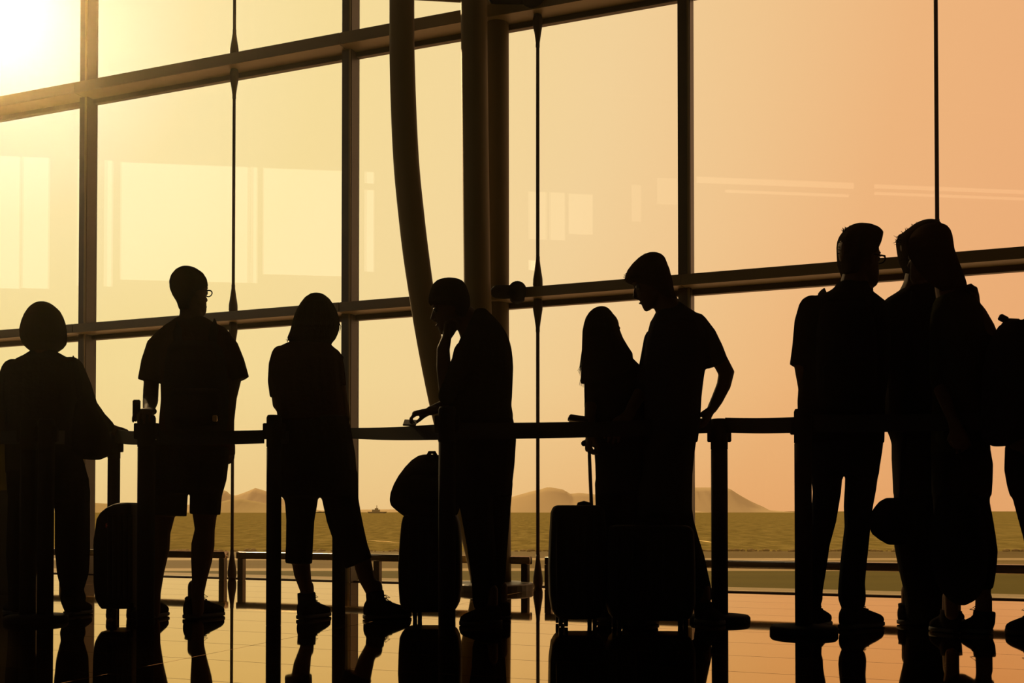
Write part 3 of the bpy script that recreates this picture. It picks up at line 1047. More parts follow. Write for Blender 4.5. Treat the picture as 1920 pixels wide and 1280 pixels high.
def person(label, d, base_u, skin, body, garments, hair, head, shoes, hands=(), vox=0.0055, locks=None, specs=False, group=None):
    """skin: shapes left bare; garments: {name: (material, [shape calls])}, each also fills the body underneath"""
    c = P(base_u, 958, d); c.z = 0
    root = empty('person', c, label, 'person', group)
    g = G(d)
    for kind, a, kw in body:
        getattr(g, kind)(a, **kw)
    for nm, (m, calls, inside) in garments.items():
        if not inside: continue
        for kind, a, kw in calls:
            k2 = dict(kw); k2['shrink'] = 0.014
            getattr(g, kind)(a, **k2)
    if head: head.add(g)
    for h in hands: hand(g, *h[0], **h[1])
    for sh in shoes:
        heel, toe = sh['heel'], sh['toe']
        ax = (toe - heel)
        g.tube([heel + ax * .12 + UP * .045, heel + ax * .45 + UP * .04, heel + ax * .85 + UP * .028], [.026, .030, .030], [1.0, .8, .5], up=UP)
        g.tube([heel + ax * .26 + UP * .05, heel + ax * .24 + UP * .16], [.036, .034], 1.0)
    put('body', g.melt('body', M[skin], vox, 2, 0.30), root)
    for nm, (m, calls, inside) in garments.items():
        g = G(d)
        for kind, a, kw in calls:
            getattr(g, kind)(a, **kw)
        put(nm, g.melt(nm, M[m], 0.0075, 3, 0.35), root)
    if hair:
        g = G(d)
        m, calls, scalp = hair
        for kind, a, kw in calls: getattr(g, kind)(a, **kw)
        if scalp: head.scalp(g, **scalp)
        put('hair', g.melt('hair', M[m], 0.006, 2, 0.35), root)
    if locks:
        o = put('hair_locks', strands(d, locks).mesh('hair_locks', M[hair[0]]), root)
        o['kind'] = 'stuff'
    if head: head.features(root)
    if specs: head.glasses(root)
    for sh in shoes:
        up, so = foot_parts(sh['heel'], sh['toe'], sh.get('w', .10), sh.get('h', .08))
        ax = (sh['toe'] - sh['heel'])
        col = sh.get('collar', .10)
        up.tube([sh['heel'] + ax * .25 + UP * .05, sh['heel'] + ax * .22 + UP * col], [sh.get('cr', .046), sh.get('cr', .046)], 1.0, round_ends=(True, False))
        o = put('shoe', up.melt('shoe', M['shoe'], 0.006, 2, 0.4), root)
        put('sole', so.mesh('sole', M['sole']), o)
        lg = G()
        an = ax.normalized(); sd = Vector((-an.y, an.x, 0))
        for i in range(4):
            p = sh['heel'] + ax * (.40 + .075 * i) + UP * (.090 - .010 * i) * (sh.get('h', .08) / .075)
            lg.tube([p - sd * .026, p + UP * .006, p + sd * .026], [.0028] * 3, 1.0, k=6)
        p = sh['heel'] + ax * .38 + UP * .10
        for q in (-1, 1):
            lg.tube([p, p + sd * (.012 * q) + UP * .018 + an * .014, p + sd * (.02 * q) + an * .034 + UP * .004, p + an * .012], [.0022] * 4, 1.0, k=6)
        put('laces', lg.mesh('laces', M['shoe']), o)
    return root


def S(d, uh, ut, dyh=0.0, dyt=0.0, **k):
    """shoe spec from heel and toe columns at the person's depth"""
    h = P(uh, 958, d + dyh); t = P(ut, 958, d + dyt)
    h.z = t.z = 0
    return dict(heel=h, toe=t, **k)


def T(*rows, **k): return ('T', list(rows), k)
def Lm(*pts, **k): return ('L', list(pts), k)
# ---------------------------------------------------------------- the ten people, left to right
rh = random.Random(11)


def spikes(u0, v0, u1, v1, n, ln, ang, jit=.5, dep=.05):
    """short locks rooted along a line of the outline, pointing at ang degrees (90 is up)"""
    res = []
    for i in range(n):
        t = rh.random()
        u, v = u0 + (u1 - u0) * t, v0 + (v1 - v0) * t
        a = math.radians(ang) + rh.uniform(-jit, jit)
        l = ln * rh.uniform(.5, 1.1)
        dy = rh.uniform(-dep, dep)
        bend = rh.uniform(-.5, .5)
        pts = []
        for k in range(4):
            q = k / 3 * l
            pts.append((u + math.cos(a + bend * k / 3) * q, v - math.sin(a + bend * k / 3) * q, dy))
        res.append(pts)
    return res


D1 = 5.5
h = Head(82, 572, 654, D1, 5)
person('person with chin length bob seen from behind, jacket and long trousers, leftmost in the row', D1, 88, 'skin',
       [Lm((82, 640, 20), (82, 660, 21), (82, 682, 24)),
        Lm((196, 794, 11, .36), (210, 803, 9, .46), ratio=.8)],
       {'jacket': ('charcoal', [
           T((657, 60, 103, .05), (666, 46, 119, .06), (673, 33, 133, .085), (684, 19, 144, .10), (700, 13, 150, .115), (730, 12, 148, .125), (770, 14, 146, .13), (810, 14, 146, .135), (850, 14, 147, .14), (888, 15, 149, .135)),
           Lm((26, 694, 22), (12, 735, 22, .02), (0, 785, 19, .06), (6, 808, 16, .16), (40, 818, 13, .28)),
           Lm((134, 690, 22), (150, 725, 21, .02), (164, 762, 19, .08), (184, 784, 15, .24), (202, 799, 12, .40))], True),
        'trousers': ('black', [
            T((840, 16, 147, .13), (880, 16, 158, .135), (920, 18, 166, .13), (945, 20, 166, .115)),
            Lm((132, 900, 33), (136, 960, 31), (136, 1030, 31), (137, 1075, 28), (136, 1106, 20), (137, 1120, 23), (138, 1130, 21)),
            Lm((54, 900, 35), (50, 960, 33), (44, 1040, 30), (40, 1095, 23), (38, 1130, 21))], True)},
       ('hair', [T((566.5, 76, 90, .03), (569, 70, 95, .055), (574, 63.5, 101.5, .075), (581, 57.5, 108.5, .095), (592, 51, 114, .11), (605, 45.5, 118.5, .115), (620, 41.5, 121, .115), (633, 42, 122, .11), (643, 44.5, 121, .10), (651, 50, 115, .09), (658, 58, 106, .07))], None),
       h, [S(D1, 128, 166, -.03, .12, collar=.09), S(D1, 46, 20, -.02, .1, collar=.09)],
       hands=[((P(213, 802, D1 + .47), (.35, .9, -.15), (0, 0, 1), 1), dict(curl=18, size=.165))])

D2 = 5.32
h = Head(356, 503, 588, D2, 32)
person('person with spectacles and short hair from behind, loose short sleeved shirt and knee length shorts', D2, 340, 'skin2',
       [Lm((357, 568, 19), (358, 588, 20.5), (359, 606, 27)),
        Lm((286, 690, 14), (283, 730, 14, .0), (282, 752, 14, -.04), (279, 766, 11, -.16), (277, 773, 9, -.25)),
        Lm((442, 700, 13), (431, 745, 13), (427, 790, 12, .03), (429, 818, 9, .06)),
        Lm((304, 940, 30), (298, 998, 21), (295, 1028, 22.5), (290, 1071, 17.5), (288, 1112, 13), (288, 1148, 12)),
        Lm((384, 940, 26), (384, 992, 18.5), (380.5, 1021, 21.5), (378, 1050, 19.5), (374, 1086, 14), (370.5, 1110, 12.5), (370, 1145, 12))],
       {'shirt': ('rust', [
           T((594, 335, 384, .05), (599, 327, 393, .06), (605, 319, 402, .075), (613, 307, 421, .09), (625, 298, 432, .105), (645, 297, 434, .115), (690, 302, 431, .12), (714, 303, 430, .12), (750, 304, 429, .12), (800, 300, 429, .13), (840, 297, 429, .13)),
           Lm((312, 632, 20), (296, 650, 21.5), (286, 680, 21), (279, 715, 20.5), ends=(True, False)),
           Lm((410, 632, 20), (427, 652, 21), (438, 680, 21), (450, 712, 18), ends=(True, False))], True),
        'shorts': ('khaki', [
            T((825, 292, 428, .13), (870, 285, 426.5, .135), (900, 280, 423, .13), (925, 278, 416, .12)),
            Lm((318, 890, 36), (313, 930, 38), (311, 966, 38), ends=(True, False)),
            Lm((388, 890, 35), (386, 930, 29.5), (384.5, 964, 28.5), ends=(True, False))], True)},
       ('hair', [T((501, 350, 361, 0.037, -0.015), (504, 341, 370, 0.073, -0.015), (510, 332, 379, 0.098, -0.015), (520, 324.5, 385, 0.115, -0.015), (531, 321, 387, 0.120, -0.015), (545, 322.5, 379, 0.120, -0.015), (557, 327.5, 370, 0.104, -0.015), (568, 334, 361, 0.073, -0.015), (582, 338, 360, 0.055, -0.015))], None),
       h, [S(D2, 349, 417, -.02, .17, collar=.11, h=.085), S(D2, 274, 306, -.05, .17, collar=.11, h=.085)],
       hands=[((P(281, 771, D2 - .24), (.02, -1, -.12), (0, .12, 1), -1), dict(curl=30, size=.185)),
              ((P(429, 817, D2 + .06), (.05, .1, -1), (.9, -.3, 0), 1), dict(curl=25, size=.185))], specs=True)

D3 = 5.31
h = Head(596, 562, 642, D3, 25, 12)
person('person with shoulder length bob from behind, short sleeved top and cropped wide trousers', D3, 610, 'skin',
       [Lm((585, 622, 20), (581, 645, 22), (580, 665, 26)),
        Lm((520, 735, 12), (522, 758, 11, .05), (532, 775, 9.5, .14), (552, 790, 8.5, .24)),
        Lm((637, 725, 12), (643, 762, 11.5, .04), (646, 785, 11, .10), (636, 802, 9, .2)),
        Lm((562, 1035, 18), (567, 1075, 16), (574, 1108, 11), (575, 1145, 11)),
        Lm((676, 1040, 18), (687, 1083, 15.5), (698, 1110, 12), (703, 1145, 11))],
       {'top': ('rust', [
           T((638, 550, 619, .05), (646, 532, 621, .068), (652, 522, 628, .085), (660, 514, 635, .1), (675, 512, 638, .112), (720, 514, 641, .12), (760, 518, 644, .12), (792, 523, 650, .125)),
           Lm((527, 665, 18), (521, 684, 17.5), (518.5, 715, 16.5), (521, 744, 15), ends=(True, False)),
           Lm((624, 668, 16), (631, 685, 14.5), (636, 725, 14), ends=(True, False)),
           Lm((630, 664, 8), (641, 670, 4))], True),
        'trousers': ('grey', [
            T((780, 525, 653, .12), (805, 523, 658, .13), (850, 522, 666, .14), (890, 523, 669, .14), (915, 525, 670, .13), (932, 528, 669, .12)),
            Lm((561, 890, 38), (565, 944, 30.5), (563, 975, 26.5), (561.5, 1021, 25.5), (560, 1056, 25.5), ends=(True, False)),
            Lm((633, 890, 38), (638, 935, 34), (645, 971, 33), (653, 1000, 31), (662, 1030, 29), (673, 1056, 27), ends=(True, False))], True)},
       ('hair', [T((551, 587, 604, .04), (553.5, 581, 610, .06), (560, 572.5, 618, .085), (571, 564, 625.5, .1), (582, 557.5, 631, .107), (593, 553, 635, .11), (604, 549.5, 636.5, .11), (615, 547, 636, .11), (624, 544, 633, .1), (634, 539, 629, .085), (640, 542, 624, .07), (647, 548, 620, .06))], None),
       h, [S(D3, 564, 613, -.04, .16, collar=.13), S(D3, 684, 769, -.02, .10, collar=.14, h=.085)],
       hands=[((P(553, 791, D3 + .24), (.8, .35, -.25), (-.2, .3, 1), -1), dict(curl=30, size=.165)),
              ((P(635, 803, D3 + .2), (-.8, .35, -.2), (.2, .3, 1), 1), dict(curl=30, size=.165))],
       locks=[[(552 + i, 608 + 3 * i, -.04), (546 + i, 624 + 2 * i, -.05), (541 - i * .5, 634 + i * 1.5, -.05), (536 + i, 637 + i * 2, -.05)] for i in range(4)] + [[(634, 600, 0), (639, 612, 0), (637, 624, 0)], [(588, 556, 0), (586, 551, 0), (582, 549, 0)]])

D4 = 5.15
h = Head(845, 530, 618, D4, -88, 18)
person('person in profile resting chin on one hand before the steel column', D4, 905, 'skin2',
       [Lm((866, 590, 23), (880, 604, 27), (892, 622, 32)),
        Lm((838, 735, 15, -.15), (832, 690, 14, -.12), (831, 655, 12.5, -.08), (837, 634, 9.5, -.05)),
        Lm((846, 752, 14, .0), (828, 762, 11, -.10), (807, 770, 9, -.18))],
       {'shirt': ('olive', [
           T((580, 893, 912, .05), (590, 883, 922, .065), (600, 876, 932, .085), (611, 871, 941, .1), (625, 868, 950, .11), (640, 862, 956, .12), (655, 856, 959.5, .125), (672, 849, 961.5, .13), (690, 843, 962.5, .13), (715, 838, 961.5, .13), (740, 833, 960.5, .13), (760, 829, 959, .13), (776, 828, 962, .13), (795, 829, 962, .135)),
           Lm((886, 640, 24, -.06), (862, 690, 21, -.13), (842, 728, 18, -.15), (838, 742, 17, -.15)),
           Lm((872, 660, 22, .08), (856, 715, 18, .06), (846, 750, 15, .0))], True),
        'trousers': ('black', [
            T((782, 830, 962, .13), (800, 830, 965, .135), (823, 832, 968, .14), (870, 838, 965, .14), (905, 846, 961, .13), (930, 855, 958, .125)),
            Lm((888, 905, 38, -.06), (893, 953, 30.5, -.08), (902, 1021, 27, -.08), (908, 1086, 24, -.08), (908, 1128, 22, -.08)),
            Lm((928, 905, 34, .08), (928, 950, 30, .09), (925, 1020, 27, .10), (923, 1090, 24.5, .12), (924, 1128, 23, .12))], True)},
       ('hair', [T((524, 828, 860, .05), (528, 818, 869, .075), (535, 811, 874, .09), (545, 807, 878, .1), (556, 804, 881, .102), (566, 803, 882, .1), (572, 806, 882, .1), (578, 838, 882, .09), (592, 852, 881, .075), (604, 864, 884, .05))], None),
       h, [S(D4, 938, 864, -.08, -.16, collar=.09), S(D4, 956, 884, .12, .08, collar=.09)],
       hands=[((P(835, 640, D4 - .06), (.12, .15, 1), (-1, .1, .1), 1), dict(curl=42, size=.175)),
              ((P(809, 770, D4 - .18), (-.9, .02, -.16), (-.12, 0, 1), -1), dict(curl=44, size=.165))])

D5 = 5.25
h = Head(1130, 580, 663, D5, 60, 5)
person('person with very long straight hair, hand on a suitcase handle, facing the taller companion', D5, 1155, 'skin',
       [Lm((1129, 645, 18), (1131, 665, 19), (1134, 688, 23)),
        Lm((1108, 750, 12, -.09), (1106, 790, 10.5, -.15), (1105, 812, 8.5, -.19)),
        Lm((1208, 722, 12, .04), (1224, 752, 10.5, .03), (1232, 772, 8.5, .0))],
       {'top': ('black', [
           T((668, 1116, 1154, .045), (676, 1106, 1172, .065), (686, 1099, 1184, .085), (720, 1096.5, 1196, .11), (760, 1095.5, 1211, .115), (800, 1099, 1212, .12), (838, 1110, 1211, .125)),
           Lm((1108, 692, 13, -.06), (1108, 730, 13, -.08), (1108, 757, 12.5, -.1)),
           Lm((1166, 680, 21), (1186, 697, 19, .02), (1206, 722, 16, .04))], True),
        'jeans': ('denim', [
            T((825, 1113, 1208, .12), (870, 1116, 1210, .125), (905, 1117, 1210, .12), (925, 1117, 1210, .11)),
            Lm((1140, 905, 25), (1140, 1000, 22), (1139, 1090, 17), (1139, 1135, 15)),
            Lm((1184, 905, 26), (1185, 1000, 22), (1187, 1090, 18), (1187, 1135, 16))], True)},
       ('hair', [T((575.5, 1120, 1135, .03), (579, 1112, 1141, .055), (586, 1104, 1147, .08), (595, 1098.5, 1153, .095), (605, 1095, 1157, .105), (620, 1092, 1162, .11), (635, 1091.5, 1168, .11), (650, 1091, 1177, .11, -.01), (663, 1090.5, 1186, .1, -.03), (680, 1090, 1188, .09, -.05), (700, 1089, 1172, .08, -.06), (718, 1088, 1150, .06, -.07))], None),
       h, [S(D5, 1128, 1158, -.06, .15), S(D5, 1176, 1204, -.06, .15)],
       hands=[((P(1105, 811, D5 - .19), (-.05, -.1, -1), (-1, -.3, 0), 1), dict(curl=55, size=.165)),
              ((P(1232, 771, D5 + .0), (.45, .3, -.8), (.4, -.9, .2), 1), dict(curl=20, size=.165))],
       locks=[[(1092 + i, 655 + 4 * i, -.04), (1089 + i, 675 + 3 * i, -.05), (1087 + i * .5, 688 + 2 * i, -.06), (1083 + i * 1.5, 695 + 3 * i, -.06)] for i in range(4)] + [[(1095 + i, 690, -.07), (1090 + i * 1.5, 706, -.07), (1086 + i * 2, 722 + i, -.07)] for i in range(5)])

D6 = 5.13
h = Head(1222, 484, 573, D6, -86, 25)
person('tall person in profile with bowed head and hand on hip', D6, 1268, 'skin2',
       [Lm((1240, 555, 22), (1252, 575, 25), (1260, 598, 32)),
        Lm((1350, 676, 15), (1362, 699, 15.5), (1357, 722, 13.5), (1344, 750, 11.5), (1335, 766, 9.5)),
        Lm((1202, 735, 13, .04), (1186, 762, 11, -.03), (1178, 778, 9, -.07))],
       {'shirt': ('navy', [
           T((566, 1247, 1274, .045), (574, 1240, 1284, .055), (584, 1230, 1300, .075), (594, 1225, 1314, .095), (604, 1219, 1320, .11), (624, 1214, 1324, .12), (650, 1209.5, 1325, .125), (684, 1208, 1323, .125), (715, 1208, 1318, .125), (745, 1208, 1314.5, .125), (790, 1208, 1312, .13), (830, 1208, 1307, .135)),
           Lm((1306, 606, 20, -.03), (1322, 630, 22, -.03), (1334, 656, 22.5, -.02), (1346, 683, 21, -.01), ends=(True, False)),
           Lm((1228, 636, 21, .08), (1214, 690, 17, .08), (1204, 735, 15.5, .04))], True),
        'trousers': ('charcoal', [
            T((815, 1208, 1306, .135), (850, 1206, 1301, .14), (890, 1204, 1297, .14), (940, 1204, 1296.5, .13), (965, 1204, 1297, .12)),
            Lm((1262, 920, 35), (1266, 950, 31), (1272, 985, 30.5), (1283, 1020, 29.5), (1294, 1050, 28), (1304, 1090, 26.5), (1311, 1114, 25)),
            Lm((1227, 920, 32), (1225, 1000, 30), (1222, 1060, 27), (1220, 1128, 23))], True)},
       ('hair2', [T((475.5, 1213, 1233, .04), (479, 1204, 1241, .06), (485, 1195.5, 1246.5, .08), (495, 1185, 1250.5, .09), (507, 1176, 1254.5, .098), (518, 1172, 1258, .1), (526, 1172, 1260, .1), (531, 1188, 1261, .1), (540, 1206, 1262, .095), (550, 1226, 1264, .085), (562, 1242, 1269, .07))], None),
       h, [S(D6, 1308, 1352, .0, -.12, collar=.10), S(D6, 1226, 1188, .0, -.14, collar=.10)],
       hands=[((P(1336, 765, D6), (-.5, .15, -.85), (.75, -.3, .4), -1), dict(curl=16, size=.185)),
              ((P(1178, 778, D6 - .07), (-.6, -.2, -.7), (-.4, -.8, .3), -1), dict(curl=18, size=.185))],
       locks=spikes(1205, 481, 1242, 480, 10, 8, 150, .6) + spikes(1178, 508, 1172, 522, 7, 9, 245, .4))

D7 = 4.86
h = Head(1612, 433, 535, D7, 55)
person('person with thick short hair and spectacles from behind, backpack, slim trousers and lace up boots', D7, 1570, 'skin2',
       [Lm((1604, 512, 23), (1600, 536, 26), (1598, 562, 36)),
        Lm((1505, 678, 17), (1509, 704, 16.5), (1513, 735, 15, .06), (1524, 772, 12, .2)),
        Lm((1636, 705, 15, .12), (1612, 740, 12.5, .22), (1600, 752, 10, .28))],
       {'shirt': ('black', [
           T((528, 1572, 1626, .055), (540, 1563, 1629, .075), (548, 1550, 1634, .085), (556, 1526, 1645, .095), (568, 1508, 1660, .11), (600, 1500, 1667, .125), (650, 1502, 1667, .13), (700, 1500, 1664, .13), (750, 1497, 1657, .13), (800, 1498, 1656, .13), (832, 1501, 1655, .135)),
           Lm((1522, 578, 25), (1513, 604, 23.5), (1508, 650, 22.5), (1502, 687, 21.5), ends=(True, False)),
           Lm((1644, 590, 22, .0), (1641, 650, 20, .05), (1636, 705, 18, .12))], True),
        'trousers': ('denim', [
            T((815, 1504, 1655, .13), (850, 1508, 1650, .14), (875, 1513, 1646, .135), (890, 1518, 1645, .12)),
            Lm((1550, 870, 31), (1550, 924, 26), (1544, 974, 23.5), (1533, 1018, 22.5), (1527, 1064, 22), (1522, 1104, 20.5), (1521, 1122, 21)),
            Lm((1617, 870, 31), (1613, 917, 28.5), (1609, 950, 26.5), (1607.5, 989, 23.5), (1604, 1021, 24), (1600, 1057, 24), (1597, 1092, 24), (1597, 1112, 25.5), (1598, 1124, 25))], True)},
       ('hair', [T((424, 1594, 1617, 0.062, -0.010), (427, 1587, 1633, 0.085, -0.010), (433, 1581.5, 1645, 0.106, -0.010), (440, 1576.5, 1652, 0.117, -0.010), (449, 1573, 1650.5, 0.122, -0.010), (458, 1572, 1648, 0.122, -0.010), (475, 1573, 1640, 0.122, -0.010), (490, 1575, 1619, 0.117, -0.010), (502, 1579, 1609, 0.100, -0.010), (516, 1582, 1603, 0.075, -0.010)),
                 Lm((1642, 438, 8), (1650, 437, 4))], None),
       h, [S(D7, 1579, 1648, -.03, .15, collar=.13, h=.09), S(D7, 1512, 1545, -.04, .2, collar=.13, h=.09)],
       hands=[((P(1525, 773, D7 + .2), (.6, .6, -.3), (-.2, .2, 1), -1), dict(curl=30, size=.185)),
              ((P(1599, 753, D7 + .28), (-.8, .3, -.1), (0, .4, 1), 1), dict(curl=40, size=.185))], specs=True,
       locks=spikes(1580, 434, 1600, 427, 18, 7, 115, .6) + spikes(1600, 427, 1634, 429, 26, 6, 85, .7) + spikes(1634, 430, 1652, 440, 16, 6, 45, .6) + spikes(1574, 450, 1573, 480, 10, 4, 190, .5))

D8 = 5.02
h = Head(1727, 425, 520, D8, 70)
person('person with tousled short hair standing head to head with a phone holding companion, wide trousers', D8, 1722, 'skin',
       [Lm((1724, 503, 24), (1722, 530, 27), (1720, 556, 38)),
        Lm((1680, 712, 15, .08), (1688, 770, 12.5, .14), (1692, 812, 10, .16)),
        Lm((1768, 700, 14, .1), (1776, 740, 12, .2), (1768, 752, 10, .26))],
       {'shirt': ('grey', [
           T((530, 1701, 1744, .06), (540, 1692, 1756, .08), (549, 1679, 1766, .095), (558, 1664, 1774, .105), (568, 1654, 1780, .115), (600, 1651, 1784, .125), (650, 1653, 1784, .13), (700, 1656, 1782, .13), (770, 1661, 1780, .13), (808, 1668, 1780, .135), (826, 1676, 1780, .135)),
           Lm((1673, 592, 20, .0), (1676, 650, 20, .04), (1680, 715, 18, .08)),
           Lm((1766, 592, 19, .02), (1770, 650, 18, .05), (1769, 705, 17, .1))], True),
        'trousers': ('charcoal', [
            T((810, 1670, 1782, .135), (830, 1676, 1786, .14), (860, 1676, 1790, .14), (900, 1677.5, 1792, .13), (925, 1678, 1792, .12)),
            Lm((1709, 900, 32), (1709, 950, 31.5), (1709, 1023, 31), (1714, 1064, 28), (1720, 1100, 25.5), (1722, 1132, 24.5), (1722, 1150, 24.5)),
            Lm((1761, 900, 32), (1759, 1000, 30), (1756, 1080, 27), (1753, 1150, 25))], True)},
       ('hair', [T((416.5, 1722, 1748, 0.062, -0.005), (420, 1714, 1756, 0.087, -0.005), (427, 1704.5, 1761, 0.106, -0.005), (434, 1695, 1766, 0.117, -0.005), (441, 1687, 1768, 0.122, -0.005), (450, 1684, 1769, 0.122, -0.005), (459, 1685, 1768, 0.122, -0.005), (470, 1687, 1764, 0.122, -0.005), (485, 1690, 1755, 0.117, -0.005), (500, 1696, 1748, 0.100, -0.005), (516, 1700, 1742, 0.081, -0.005)),
                 Lm((1695, 446, 9), (1689, 444, 6))], None),
       h, [S(D8, 1688, 1748, .02, .12, collar=.10, h=.085), S(D8, 1740, 1800, .04, .12, collar=.10, h=.085)],
       hands=[((P(1692, 812, D8 + .16), (.05, .1, -1), (-.9, -.2, 0), -1), dict(curl=28, size=.185)),
              ((P(1767, 752, D8 + .26), (-.8, .3, .1), (.1, -.3, 1), 1), dict(curl=35, size=.185))],
       locks=spikes(1690, 442, 1688, 458, 16, 13, 165, .6) + spikes(1692, 440, 1722, 421, 20, 8, 125, .6) + spikes(1690, 460, 1690, 490, 8, 4, 190, .5))

D9 = 4.66
h = Head(1743, 430, 525, D9, -35)
person('person with long hair raising a phone to the ear, calf length trousers and trainers', D9, 1812, 'skin',
       [Lm((1764, 500, 21), (1774, 525, 22), (1784, 560, 27)),
        Lm((1862, 645, 15, -.07), (1850, 612, 13.5, -.06), (1838, 586, 11, -.04), (1832, 576, 9.5, -.02)),
        Lm((1760, 720, 13, -.02), (1780, 770, 11, -.14), (1792, 800, 9, -.18)),
        Lm((1843, 1085, 17), (1843, 1112, 13.5), (1843, 1150, 12)),
        Lm((1783, 1085, 17), (1784, 1112, 13.5), (1784, 1150, 12))],
       {'blouse': ('olive', [
           T((542, 1768, 1806, .05), (556, 1758, 1820, .07), (568, 1752, 1830, .085), (582, 1749, 1838, .1), (610, 1748, 1842, .11), (660, 1750, 1843, .12), (720, 1754, 1843, .12), (800, 1752, 1848, .125), (852, 1751, 1850, .13)),
           Lm((1828, 592, 20), (1846, 618, 19, -.04), (1860, 646, 17, -.07)),
           Lm((1764, 592, 18, -.02), (1758, 660, 16, -.03), (1760, 722, 15, -.03))], True),
        'trousers': ('black', [
            T((835, 1753, 1848, .125), (852, 1752, 1851, .13), (871, 1752, 1854.5, .13), (905, 1752, 1853.5, .13), (930, 1752, 1853, .12)),
            Lm((1777, 900, 28), (1779, 1000, 25), (1782, 1050, 24), (1783, 1100, 19), ends=(True, False)),
            Lm((1825, 900, 29), (1827, 945, 27), (1834, 975, 26), (1839, 1006, 26), (1842, 1032, 26.5), (1842, 1060, 25), (1842, 1090, 21), (1842, 1104, 18), ends=(True, False))], True)},
       ('hair2', [T((421, 1735, 1758, .04), (424, 1726, 1765, .06), (429, 1718, 1771.5, .085), (437, 1712, 1777, .1), (447, 1708, 1780, .108, -.01), (458, 1707, 1781.5, .11, -.02), (472, 1708, 1783.5, .11, -.03), (485, 1714, 1788.5, .105, -.04), (500, 1722, 1795, .095, -.055), (515, 1734, 1802, .085, -.06), (530, 1748, 1808.5, .07, -.065), (542, 1766, 1812, .05, -.07))], None),
       h, [S(D9, 1857, 1801, -.02, .08, collar=.10, w=.09), S(D9, 1792, 1748, .02, .14, collar=.10, w=.09)],
       hands=[((P(1831, 577, D9 - .02), (-.12, .1, 1), (1, -.1, .1), 1), dict(curl=62, size=.165)),
              ((P(1792, 800, D9 - .18), (.3, -.1, -1), (-.4, -.9, 0), -1), dict(curl=50, size=.165))])

D10 = 4.62
h = Head(1984, 497, 592, D10, -80)
person('person mostly cut off by the right edge, one leg and a forward shoe in view', D10, 1960, 'skin2',
       [Lm((1982, 572, 22), (1972, 604, 26)),
        Lm((1902, 700, 14, -.08), (1904, 755, 12, -.07), (1908, 800, 10, -.06)),
        Lm((2030, 700, 14), (2034, 760, 12, .05), (2030, 800, 10, .1))],
       {'shirt': ('navy', [
           T((590, 1938, 1988, .05), (598, 1918, 2008, .075), (606, 1903, 2024, .095), (620, 1897, 2032, .11), (660, 1896, 2034, .12), (720, 1897, 2030, .12), (800, 1893, 2032, .13), (850, 1890, 2036, .13)),
           Lm((1908, 622, 19, -.04), (1903, 660, 18, -.06), (1902, 705, 17, -.08)),
           Lm((2018, 625, 20), (2028, 660, 19), (2030, 705, 18))], True),
        'trousers': ('denim', [
            T((835, 1890, 2036, .13), (880, 1888.5, 2040, .13), (910, 1894, 2040, .13), (930, 1899, 2040, .12)),
            Lm((1924, 890, 34), (1934, 935, 31.5), (1949, 1005, 28), (1955, 1060, 25), (1950, 1120, 20)),
            Lm((2002, 890, 34), (2006, 1000, 28), (2008, 1120, 20))], True)},
       ('hair', [], dict(infl=.05, t0=.5, face=.86)),
       h, [S(D10, 1962, 1884, .0, .04, collar=.09), S(D10, 2018, 1972, .05, .2, collar=.09)],
       hands=[((P(1908, 800, D10 - .06), (0, .1, -1), (-.9, -.2, 0), 1), dict(curl=28, size=.18)),
              ((P(2030, 800, D10 + .1), (0, .1, -1), (.9, -.2, 0), 1), dict(curl=28, size=.18))])

# ---------------------------------------------------------------- what they carry


def bag(name, label, cat, d, rows, m, straps=(), e=2.6, extras=(), voxel=.008, group=None, buckle=None):
    u = (rows[0][1] + rows[0][2]) / 2
    c = P(u, rows[-1][0], d)
    r = empty(name, c, label, cat, group)
    g = G(d); g.T(rows, e=e, k=32)
    put('pouch', g.melt('pouch', M[m], voxel, 3, .35), r)
    for st in straps:
        g = G(d)
        g.tube([P(u, v, d + o) for u, v, o in st['p']], [st.get('w', .016)] * len(st['p']), st.get('q', .25), k=10, up=st.get('up', Vector((0, 1, 0))))
        put('strap', g.mesh('strap', M['nylon']), r)
    for nm, rows2, dy in extras:
        g = G(d + dy); g.T(rows2, e=3.2, k=24)
        put(nm, g.melt(nm, M[m], voxel, 3, .35), r)
    if buckle:
        g = G(); g.box(P(*buckle), (.022, .012, .03))
        put('buckle', g.mesh('buckle', M['brass'], .003), r, smooth=False)
    return r


bag('shoulder_bag', 'soft dark shoulder bag hanging at the right arm of the leftmost person', 'bag', 5.28,
    [(742, 150, 166, .03), (760, 145, 174, .06), (790, 141, 192, .085), (820, 140, 203, .095), (842, 141, 206, .095), (853, 150, 202, .085), (861, 158, 184, .06)], 'nylon',
    [dict(p=[(152, 760, 0), (146, 715, -.02), (141, 680, .06), (137, 671, .17), (132, 690, .30)], w=.014)])
bag('backpack', 'dark backpack worn by the person in shorts, small metal buckle near the bottom', 'backpack', 5.08,
    [(640, 328, 404, .05), (652, 317, 416, .08), (680, 311, 424, .10), (730, 309, 426, .11), (780, 310, 426, .11), (808, 314, 422, .10), (820, 326, 410, .07)], 'nylon',
    [dict(p=[(u, 650, .03), (u + s, 618, .09), (u + s * 2, 604, .20), (u + s * 3, 640, .33), (u + s * 3, 720, .35)], w=.022) for u, s in ((335, -3), (398, 3))],
    extras=[('front_pocket', [(728, 326, 410, .03), (735, 320, 416, .04), (785, 320, 416, .045), (798, 328, 408, .03)], -.105)], buckle=(403, 784, 4.935))
